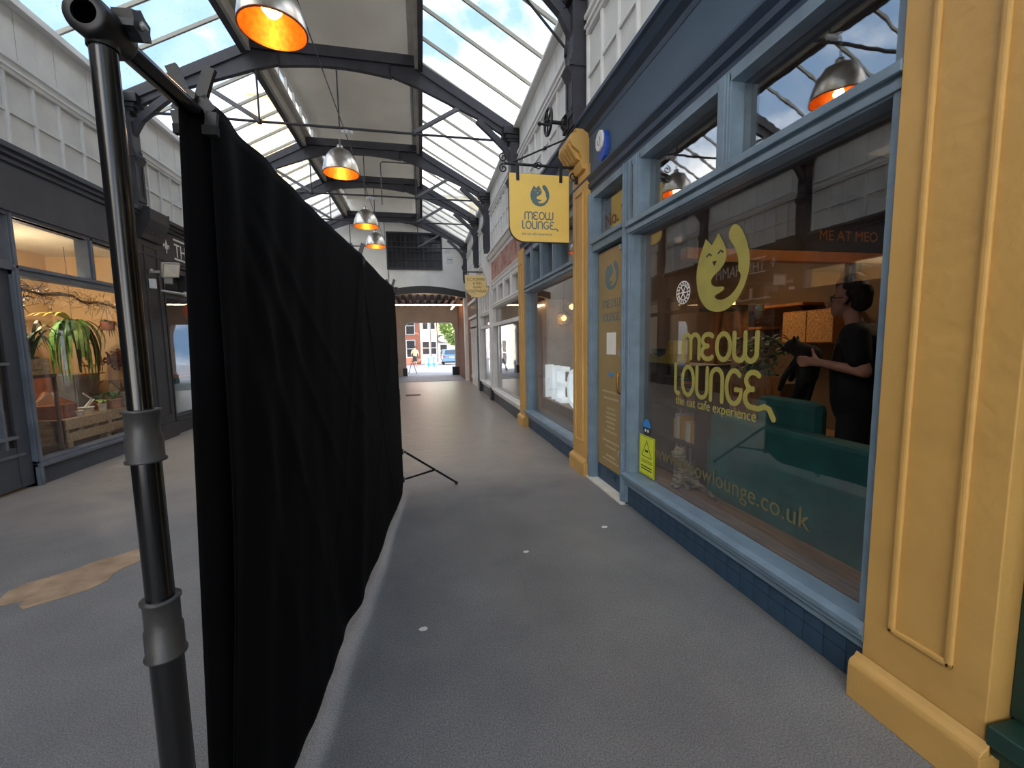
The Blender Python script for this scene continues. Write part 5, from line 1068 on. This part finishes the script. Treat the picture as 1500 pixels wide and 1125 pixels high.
# big white letters in the second window
for k, ch in enumerate('MEO'):
    t = thing('letter_block', 'large free-standing white letter %s in the second cafe window' % ch, 'letter', 'white letters in the window')
    y = 8.09 - k * .64
    text(ch, .92, 'letter_white', t, (2.42, y - .05, .52), AX, AY, 'letter', .16, sx=.95 if ch != 'M' else .8)
pb2 = thing('letter_plinth', 'long brown timber plinth under the white letters', 'plinth'); box('body', 'wood_dark', pb2, 2.3, 2.75, 5.4, 8.0, IF, .50, .005); box('top_board', 'wood_floor', pb2, 2.28, 2.77, 5.38, 8.02, .50, .52)
for k, (y, z) in enumerate(((7.9, 2.02), (7.45, 2.2))):
    t = thing('wire_pendant', 'round black wire pendant lamp hung %s in the lettered cafe window' % ('lower', 'higher')[k], 'lamp', 'wire pendants', (2.7, y, z)); m = MB()
    for i in range(12): a = 2 * PI * i / 12; m.tube([(.16 * math.sin(b) * math.cos(a), .16 * math.sin(b) * math.sin(a), .15 * math.cos(b)) for b in [PI * j / 10 for j in range(11)]], .004, 4, False)
    for b in (.7, 1.3, 1.57, 1.9, 2.4): m.tube([(.16 * math.sin(b) * math.cos(a), .16 * math.sin(b) * math.sin(a), .15 * math.cos(b)) for a in [2 * PI * j / 16 for j in range(17)]], .004, 4, False)
    m.build('cage', 'black_iron', t); MB().sphere((0, 0, .02), .05, 10).build('bulb', 'bulb', t); MB().tube([(0, 0, .14), (0, 0, 3.3 - z)], .006, 5).build('flex', 'black_iron', t)
room('trim_83', 'marble', 2.3, 3.1, 8.0, 8.05, .52, 2.4)

# ================================================================ cats
cat = thing('tabby_cat', 'grey tabby cat sitting upright on the window board', 'cat')
cx_, cy_ = 2.13, 3.17
body = organic('body', [((cx_ + .06, cy_, .42), .085, (cx_ + .0, cy_, .53), .062), ((cx_ + .07, cy_ + .05, .39), .062, (cx_ + .02, cy_ + .07, .36), .035), ((cx_ + .07, cy_ - .05, .39), .062, (cx_ + .02, cy_ - .07, .36), .035),
    ((cx_ - .01, cy_ + .03, .52), .032, (cx_ - .045, cy_ + .03, .36), .020), ((cx_ - .01, cy_ - .03, .52), .032, (cx_ - .045, cy_ - .03, .36), .020), ((cx_ - .045, cy_ + .03, .358), .02, (cx_ - .07, cy_ + .03, .353), .017), ((cx_ - .045, cy_ - .03, .358), .02, (cx_ - .07, cy_ - .03, .353), .017),
    ((cx_ + .0, cy_, .55), .05, (cx_ - .02, cy_ - .005, .61), .05), ((cx_ - .025, cy_ - .005, .63), .056, (cx_ - .035, cy_ - .01, .635), .052), ((cx_ - .07, cy_ - .015, .618), .024, (cx_ - .08, cy_ - .017, .616), .02),
    ((cx_ - .02, cy_ + .035, .67), .02, (cx_ - .022, cy_ + .048, .715), .005), ((cx_ - .02, cy_ - .042, .67), .02, (cx_ - .022, cy_ - .058, .71), .005),
    ((cx_ + .12, cy_ - .04, .37), .024, (cx_ + .1, cy_ - .22, .36), .022), ((cx_ + .1, cy_ - .22, .36), .022, (cx_ + .03, cy_ - .42, .358), .018)], 'fur_tabby', cat, .008, 3)
for s in (-1, 1): MB().sphere((cx_ - .083, cy_ - .012 + s * .024, .645), .009, 8).build('eye', 'balloon_green', cat)
MB().sphere((cx_ - .1, cy_ - .018, .624), .007, 8).build('nose', 'terracotta', cat)
# ================================================================ man with black cat
man = thing('person', 'man in black t-shirt and glasses holding a black cat inside the cafe', 'person')
F = Vector((-.38, .925, 0)).normalized(); Lf_ = Vector((-F.y, F.x, 0)); B0 = Vector((3.2, 2.56, IF))
def P(a, b, z): return B0 + F * a + Lf_ * b + Vector((0, 0, z))
skin = [(P(.05, 0, 1.52), .058, P(.085, 0, 1.64), .055), (P(.10, 0, 1.74), .092, P(.125, 0, 1.70), .085), (P(.10, 0, 1.79), .088, P(.08, 0, 1.78), .09), (P(.165, 0, 1.645), .05, P(.15, 0, 1.66), .06),
        (P(.20, 0, 1.72), .014, P(.232, 0, 1.69), .018), (P(.10, .092, 1.70), .018, P(.085, .1, 1.73), .02), (P(.10, -.092, 1.70), .018, P(.085, -.1, 1.73), .02)]
skin += [(P(0, 0, 1.0), .11, P(.0, 0, 1.3), .11)]
for s in (1, -1):
    e = P(-.10, .27 * s, 1.20) if s > 0 else P(-.04, -.27, 1.18); w_ = P(.18, .20, 1.25) if s > 0 else P(.2, -.1, 1.14)
    skin += [(P(0, .19 * s, 1.46), .055, e, .044), (e, .043, w_, .030), (P(0, 0, 1.4), .1, P(0, .18 * s, 1.45), .06)]
    skin += [(P(0, .1 * s, .95), .085, P(.03, .11 * s, .5), .06), (P(.03, .11 * s, .5), .058, P(0, .11 * s, .08), .04), (P(-.03, .11 * s, .045), .04, P(.16, .12 * s, .035), .032)]
# left hand: palm and five fingers closing on the cat
skin += [(P(.18, .20, 1.25), .03, P(.25, .19, 1.26), .036)]
for k, (du, ln) in enumerate(((.03, .075), (.01, .085), (-.012, .08), (-.033, .065))):
    a = P(.28, .195, 1.26 + du); b = P(.28 + ln * .6, .19, 1.262 + du * 1.2); c = P(.28 + ln, .165, 1.258 + du * 1.2); skin += [(a, .0115, b, .010), (b, .010, c, .0085)]
skin += [(P(.22, .19, 1.28), .014, P(.25, .175, 1.325), .012), (P(.25, .175, 1.325), .012, P(.265, .16, 1.36), .0095)]
organic('body', skin, 'skin', man, .009, 3)
organic('tshirt', [(P(0, .04, .96), .17, P(.01, .04, 1.2), .175), (P(0, -.04, .96), .17, P(.01, -.04, 1.2), .175), (P(.01, .03, 1.2), .175, P(0, .05, 1.36), .16), (P(.01, -.03, 1.2), .175, P(0, -.05, 1.36), .16), (P(0, .09, 1.39), .13, P(0, -.09, 1.39), .13), (P(0, .0, 1.42), .10, P(.03, 0, 1.50), .07)] + [(P(0, .17 * s, 1.455), .095, P(-.06, .25 * s, 1.29), .075) for s in (1, -1)] + [(P(0, .05 * s, 1.45), .09, P(0, .16 * s, 1.455), .078) for s in (1, -1)], 'tshirt', man, .012, 4)
organic('trousers', [(P(0, .03, .93), .165, P(0, -.03, .98), .165)] + [q for s in (1, -1) for q in ((P(0, .085 * s, .92), .105, P(.03, .11 * s, .5), .078), (P(.03, .11 * s, .5), .078, P(0, .11 * s, .1), .062))], 'trousers', man, .012, 4)
organic('hair', [(P(.075, 0, 1.81), .093, P(.05, 0, 1.77), .098), (P(.13, .0, 1.84), .06, P(.07, 0, 1.85), .075), (P(.03, 0, 1.70), .075, P(.04, 0, 1.76), .09)] + [(P(.07, .085 * s, 1.75), .022, P(.085, .092 * s, 1.69), .012) for s in (1, -1)], 'hair_brown', man, .009, 2)
g = MB()
for s in (1, -1):
    cpt = P(.205, .038 * s, 1.735); pts = [cpt + (Lf_ * math.cos(a) * .029 + Vector((0, 0, 1)) * math.sin(a) * .02) - F * .012 * abs(math.cos(a)) for a in [2 * PI * i / 16 for i in range(17)]]
    g.tube(pts, .0035, 5, False); g.tube([P(.195, .068 * s, 1.742), P(.10, .098 * s, 1.735)], .0035, 5)
g.tube([P(.208, .01, 1.74), P(.208, -.01, 1.74)], .0035, 5); g.build('glasses', 'ink', man)
for s in (1, -1): MB().sphere(P(.183, .036 * s, 1.733), .012, 8).build('eye', 'pot_white', man); MB().sphere(P(.193, .037 * s, 1.731), .006, 6).build('pupil', 'ink', man); MB().tube([P(.188, .02 * s, 1.758), P(.178, .055 * s, 1.757)], .006, 5).build('eyebrow', 'hair_brown', man)
MB().tube([P(.2, .022, 1.655), P(.21, 0, 1.655), P(.2, -.022, 1.655)], .006, 6).build('lips', 'terracotta', man)
for s in (1, -1): organic('shoe', [(P(-.05, .11 * s, .045), .045, P(.17, .12 * s, .035), .04)], 'ink', man, .012, 3)
bc = thing('black_cat', 'black cat held in the arms of the man in the cafe', 'cat')
organic('body', [(P(.30, .10, 1.30), .085, P(.32, .09, 1.14), .08), (P(.30, .09, 1.3), .08, P(.40, .10, 1.36), .06), (P(.42, .11, 1.38), .058, P(.44, .11, 1.37), .05), (P(.485, .12, 1.355), .024, P(.49, .12, 1.353), .02),
    (P(.40, .145, 1.42), .02, P(.395, .16, 1.465), .005), (P(.41, .075, 1.42), .02, P(.405, .06, 1.465), .005), (P(.38, .12, 1.27), .03, P(.47, .12, 1.12), .024), (P(.47, .12, 1.12), .024, P(.50, .12, 1.02), .02), (P(.37, .06, 1.27), .03, P(.45, .05, 1.1), .022),
    (P(.33, .12, 1.12), .05, P(.37, .13, .98), .03), (P(.37, .13, .98), .028, P(.42, .13, .92), .022), (P(.32, .06, 1.12), .05, P(.36, .06, .96), .028), (P(.28, .09, 1.08), .025, P(.30, .14, .86), .016), (P(.30, .14, .86), .016, P(.40, .15, .78), .012)], 'fur_black', bc, .009, 3)
for s in (1, -1): MB().sphere(P(.478, .115 + .024 * s, 1.385), .008, 6).build('eye', 'balloon_green', bc)

# ================================================================ street beyond the passage, neighbours outside
SL = -.025
def gz(y): return (y - 21.4) * SL
st_ = MB(); ys = [21.7, 90]
st_.add([(-40, 21.7, gz(21.7)), (40, 21.7, gz(21.7)), (40, 90, gz(90)), (-40, 90, gz(90))], [(0, 1, 2, 3)])
tag(st_.build('floor_street', 'stone'), 'pale grey street surface sloping down beyond the passage', kind='structure')
pv = struct('floor_paving', 'blue grey stone paving slabs at the mouth of the passage')
me = None; 
for r in range(5):
    for c_ in range(6):
        if me is None: o = box('slab', 'slab', pv, .006, .594, .006, .714, 0.0, .012, .003); me = o.data
        else: o = bpy.data.objects.new('slab', me); C.objects.link(o); o.parent = pv
        o.location = (-1.5 + c_ * .6 - .3 * (r % 2) + .2, 18.1 + r * .72, random.uniform(0, .002))
dg_ = thing('drain_cover', 'dark iron drain cover set in the floor before the passage', 'drain cover'); box('frame', 'iron', dg_, -.55, -.1, 13.3, 13.7, 0, .006); 
for k in range(5): box('grate_bar', 'black_iron', dg_, -.52 + k * .085, -.47 + k * .085, 13.33, 13.67, .006, .009)
def building(name, label, x0, x1, y0, y1, z1, m, wins, wm='pane_dark', face='y', trim='white_paint', z0=-1.5):
    b = thing(name, label, 'building', None, (0, 0, 0)); box('wall', m, b, x0, x1, y0, y1, z0, z1)
    for (u0, u1, za, zb) in wins:
        if face == 'y': w_ = box('window', trim, b, u0 - .08, u1 + .08, y0 - .06, y0, za - .08, zb + .08); box('pane', wm, w_, u0, u1, y0 - .08, y0 - .06, za, zb); box('window_bar', trim, w_, u0, u1, y0 - .1, y0 - .08, (za + zb) / 2 - .03, (za + zb) / 2 + .03)
        else:
            xx = x1 if face == 'x+' else x0; d = 1 if face == 'x+' else -1
            w_ = box('window', trim, b, xx, xx + d * .06, u0 - .08, u1 + .08, za - .08, zb + .08); box('pane', wm, w_, xx + d * .06, xx + d * .08, u0, u1, za, zb); box('window_bar', trim, w_, xx + d * .08, xx + d * .1, u0, u1, (za + zb) / 2 - .03, (za + zb) / 2 + .03)
    box('cornice', trim, b, x0 - .15, x1 + .15, y0 - .15, y1 + .15, z1, z1 + .25)
    return b
building('brick_house', 'red brick house on the sunny street', -9, -.15, 46, 55.5, 10, 'orange_brick', [(-1.55 - k * 1.6, -.75 - k * 1.6, z, z + 1.7) for k in range(3) for z in (.2, 2.6, 5.8)])
sf_ = building('cream_shop_row', 'cream painted row of shops on the sunny street', -.1, 1.9, 56, 70, 9, 'cream', [(.2, .8, 3.4, 5.2), (1.1, 1.7, 3.4, 5.2), (.1, .9, .2, 1.8), (1.1, 1.8, .2, 1.8)])
building('white_shop_row', 'white shopfront with awning along the street', -8.5, -1.6, 27.5, 39.5, 3.3, 'render_white', [(28 + k * 2.2, 29.3 + k * 2.2, .1, 1.7) for k in range(5)], face='x+')
building('cream_tall_house', 'cream tall house with sash windows closing the street', 2.1, 6.5, 58, 70, 11, 'cream', [(2.4, 3.3, 3.2, 5.4), (4.2, 5.3, 3.2, 5.4), (2.4, 3.3, 6.6, 8.6), (2.4, 3.3, -.3, 1.4)])
ov = thing('oval_shop_sign', 'white oval sign on a dark shop fascia in the street', 'sign'); box('fascia', 'slate_paint', ov, 2.15, 4.2, 57.8, 57.9, 1.6, 2.7); MB().prism(arc(0, 0, .95, .45, 0, 359, 20), (3.15, 57.8, 2.15), (1, 0, 0), (0, 0, 1), .06).build('plate', 'white_vinyl', ov)
tr = thing('street_tree', 'green leafy tree beyond the passage', 'tree', None, (3.9, 44, gz(44)))
MB().tube([(0, 0, 0), (.1, 0, 2.2), (0, .1, 4.5)], [.18, .14, .08], 8).build('trunk', 'branch', tr)
m = MB()
for i in range(2600):
    d = Vector((random.gauss(0, 1), random.gauss(0, 1), random.gauss(0, 1))).normalized() * random.uniform(.5, 1) ** .5; c = Vector((d.x * 2.3 + .1, d.y * 2.0, 4.3 + d.z * 2.6)); u = Vector((random.gauss(0, 1), random.gauss(0, 1), random.gauss(0, .6))).normalized() * .2; v = u.cross(Vector((random.gauss(0, 1), random.gauss(0, 1), 1))).normalized() * .13
    m.add([c - u, c + v, c + u, c - v], [(0, 1, 2, 3)])
m.build('foliage', 'leaf_light', tr)['kind'] = 'stuff'
car = thing('parked_car', 'blue hatchback car parked in the street, seen from behind', 'car', None, (2.75, 41, gz(41)))
prof = [(-.0, .35), (.0, .9), (.12, .98), (.55, 1.42), (1.9, 1.45), (2.7, 1.0), (3.9, .85), (4.05, .6), (4.0, .3)]
MB().prism(prof, (.85, 0, 0), (0, 1, 0), (0, 0, 1), -1.7).build('body', 'car_blue', car, .06)
MB().add([(-.68, .13, 1.0), (.68, .13, 1.0), (.58, .5, 1.38), (-.58, .5, 1.38)], [(0, 1, 2, 3)]).build('rear_window', 'car_glass', car).location.y = -.015
for s in (-1, 1):
    box('tail_lamp', 'lamp_red', car, s * .82, s * .6, -.02, .05, .72, .92)
    for y in (.75, 3.2): MB().lathe([(.001, -.1), (.31, -.1), (.31, .1), (.001, .1)], (s * .76, y, .31), (1, 0, 0), 18).build('wheel', 'rubber', car)
box('bumper', 'car_blue', car, -.86, .86, -.08, .05, .32, .56, .03); box('number_plate', 'balloon_yellow', car, -.26, .26, -.035, -.0, .66, .78); box('underside', 'rubber', car, -.8, .8, .05, 3.9, .2, .36)
wp = thing('person', 'pedestrian in tan top and dark shorts walking away down the street', 'person', None, (-.62, 37, gz(37)))
organic('body', [((0, 0, 1.45), .05, (0, 0, 1.6), .05), ((0, 0, 1.66), .085, (0, 0, 1.70), .085), ((.09, 0, .85), .085, (.10, .05, .48), .06), ((.10, .05, .48), .055, (.10, -.08, .08), .04), ((-.09, 0, .85), .085, (-.1, .12, .5), .06), ((-.1, .12, .5), .055, (-.1, .18, .07), .04), ((.1, -.08, .05), .04, (.1, .06, .04), .035), ((-.1, .18, .05), .04, (-.1, .3, .04), .035), ((.24, 0, 1.35), .045, (.29, -.04, 1.08), .04), ((.29, -.04, 1.08), .038, (.27, .1, .86), .03), ((-.24, 0, 1.35), .045, (-.29, .04, 1.08), .04), ((-.29, .04, 1.08), .038, (-.27, .16, .88), .03), ((0, 0, .9), .13, (0, 0, 1.35), .14)], 'skin', wp, .015, 3)
organic('shirt', [((0, 0, .95), .155, (0, 0, 1.32), .17), ((.1, 0, 1.38), .1, (-.1, 0, 1.38), .1), ((.15, 0, 1.4), .075, (.27, -.02, 1.18), .065), ((-.15, 0, 1.4), .075, (-.27, .02, 1.18), .065)], 'shirt_tan', wp, .018, 3)
organic('shorts', [((0, 0, .88), .155, (0, 0, .95), .155), ((.09, 0, .85), .11, (.10, .04, .52), .095), ((-.09, 0, .85), .11, (-.1, .1, .54), .095)], 'ink', wp, .018, 3)
organic('hair', [((0, -.02, 1.72), .092, (0, -.03, 1.68), .09)], 'hair_brown', wp, .018, 2)
bn = thing('street_barrier', 'blue and white street barrier beyond the passage', 'barrier', None, (.72, 36, gz(36)))
for k in range(5): box('upright', 'sticker_blue' if k % 2 else 'white_vinyl', bn, -.5 + k * .22, -.4 + k * .22, -.03, .03, 0, .8)
for z in (.15, .7): box('rail', 'sticker_blue', bn, -.5, .55, -.02, .02, z, z + .1)
ab = thing('sandwich_board', 'grey folding pavement board standing beside the passage mouth', 'pavement board', None, (-.55, 24.0, gz(24)))
for s in (-1, 1): MB().obox((s * .22, 0, 0), (0, 0, .75), .4, .03, (1, 0, 0)).build('panel', 'slate_light', ab)
bo = thing('bollard', 'grey stone bollard at the mouth of the passage', 'bollard', None, (-.9, 22.2, gz(22.2))); MB().lathe([(.001, 0), (.1, 0), (.09, .5), (.1, .55), (.06, .65), (.001, .67)], n=12).build('post', 'stone', bo); MB().lathe([(.09, .44), (.105, .44), (.105, .48), (.09, .48)], n=12).build('band', 'slate_light', bo)
lpst = thing('street_lamp', 'slim grey lamp post in the street', 'street lamp', None, (1.0, 50, gz(50))); MB().tube([(0, 0, 0), (0, 0, 5.5)], .06, 8).build('pole', 'slate_light', lpst); MB().tube([(-.8, 0, 6.0), (0, 0, 5.4), (1.4, 0, 5.9)], .04, 6).build('arm', 'slate_light', lpst)
# neighbouring upper storeys, some seen through the roof glass
building('ochre_house', 'ochre rendered building rising behind the left roof slope', -6.7, -5.2, 20.5, 27, 12, 'ochre', [(21.2 + k * 2.6, 22.4 + k * 2.6, z, z + 1.8) for k in range(2) for z in (7, 10)], face='x+')
building('sun_shading_house', 'unseen cream upper storeys added behind the right roof slope to block sun', 6.4, 12, -14, 17.5, 10.3, 'cream', [(-10 + k * 3, -8.8 + k * 3, 6.2, 7.8) for k in range(9)], face='x-')  # unseen block, height and distance set to keep low sun off the roof
building('passage_house', 'cream house built over the passage', -4.6, 5.0, 18.3, 21.2, 7.6, 'cream', [(2.4, 3.4, 5.4, 7.0)], z0=3.75)
building('low_rear_house', 'pale rendered buildings behind the left shops', -14, -6.6, -14, 19.5, 6.0, 'cream', [(k * 3.0, k * 3.0 + 1.2, 3.9, 5.4) for k in range(5)], face='x+')
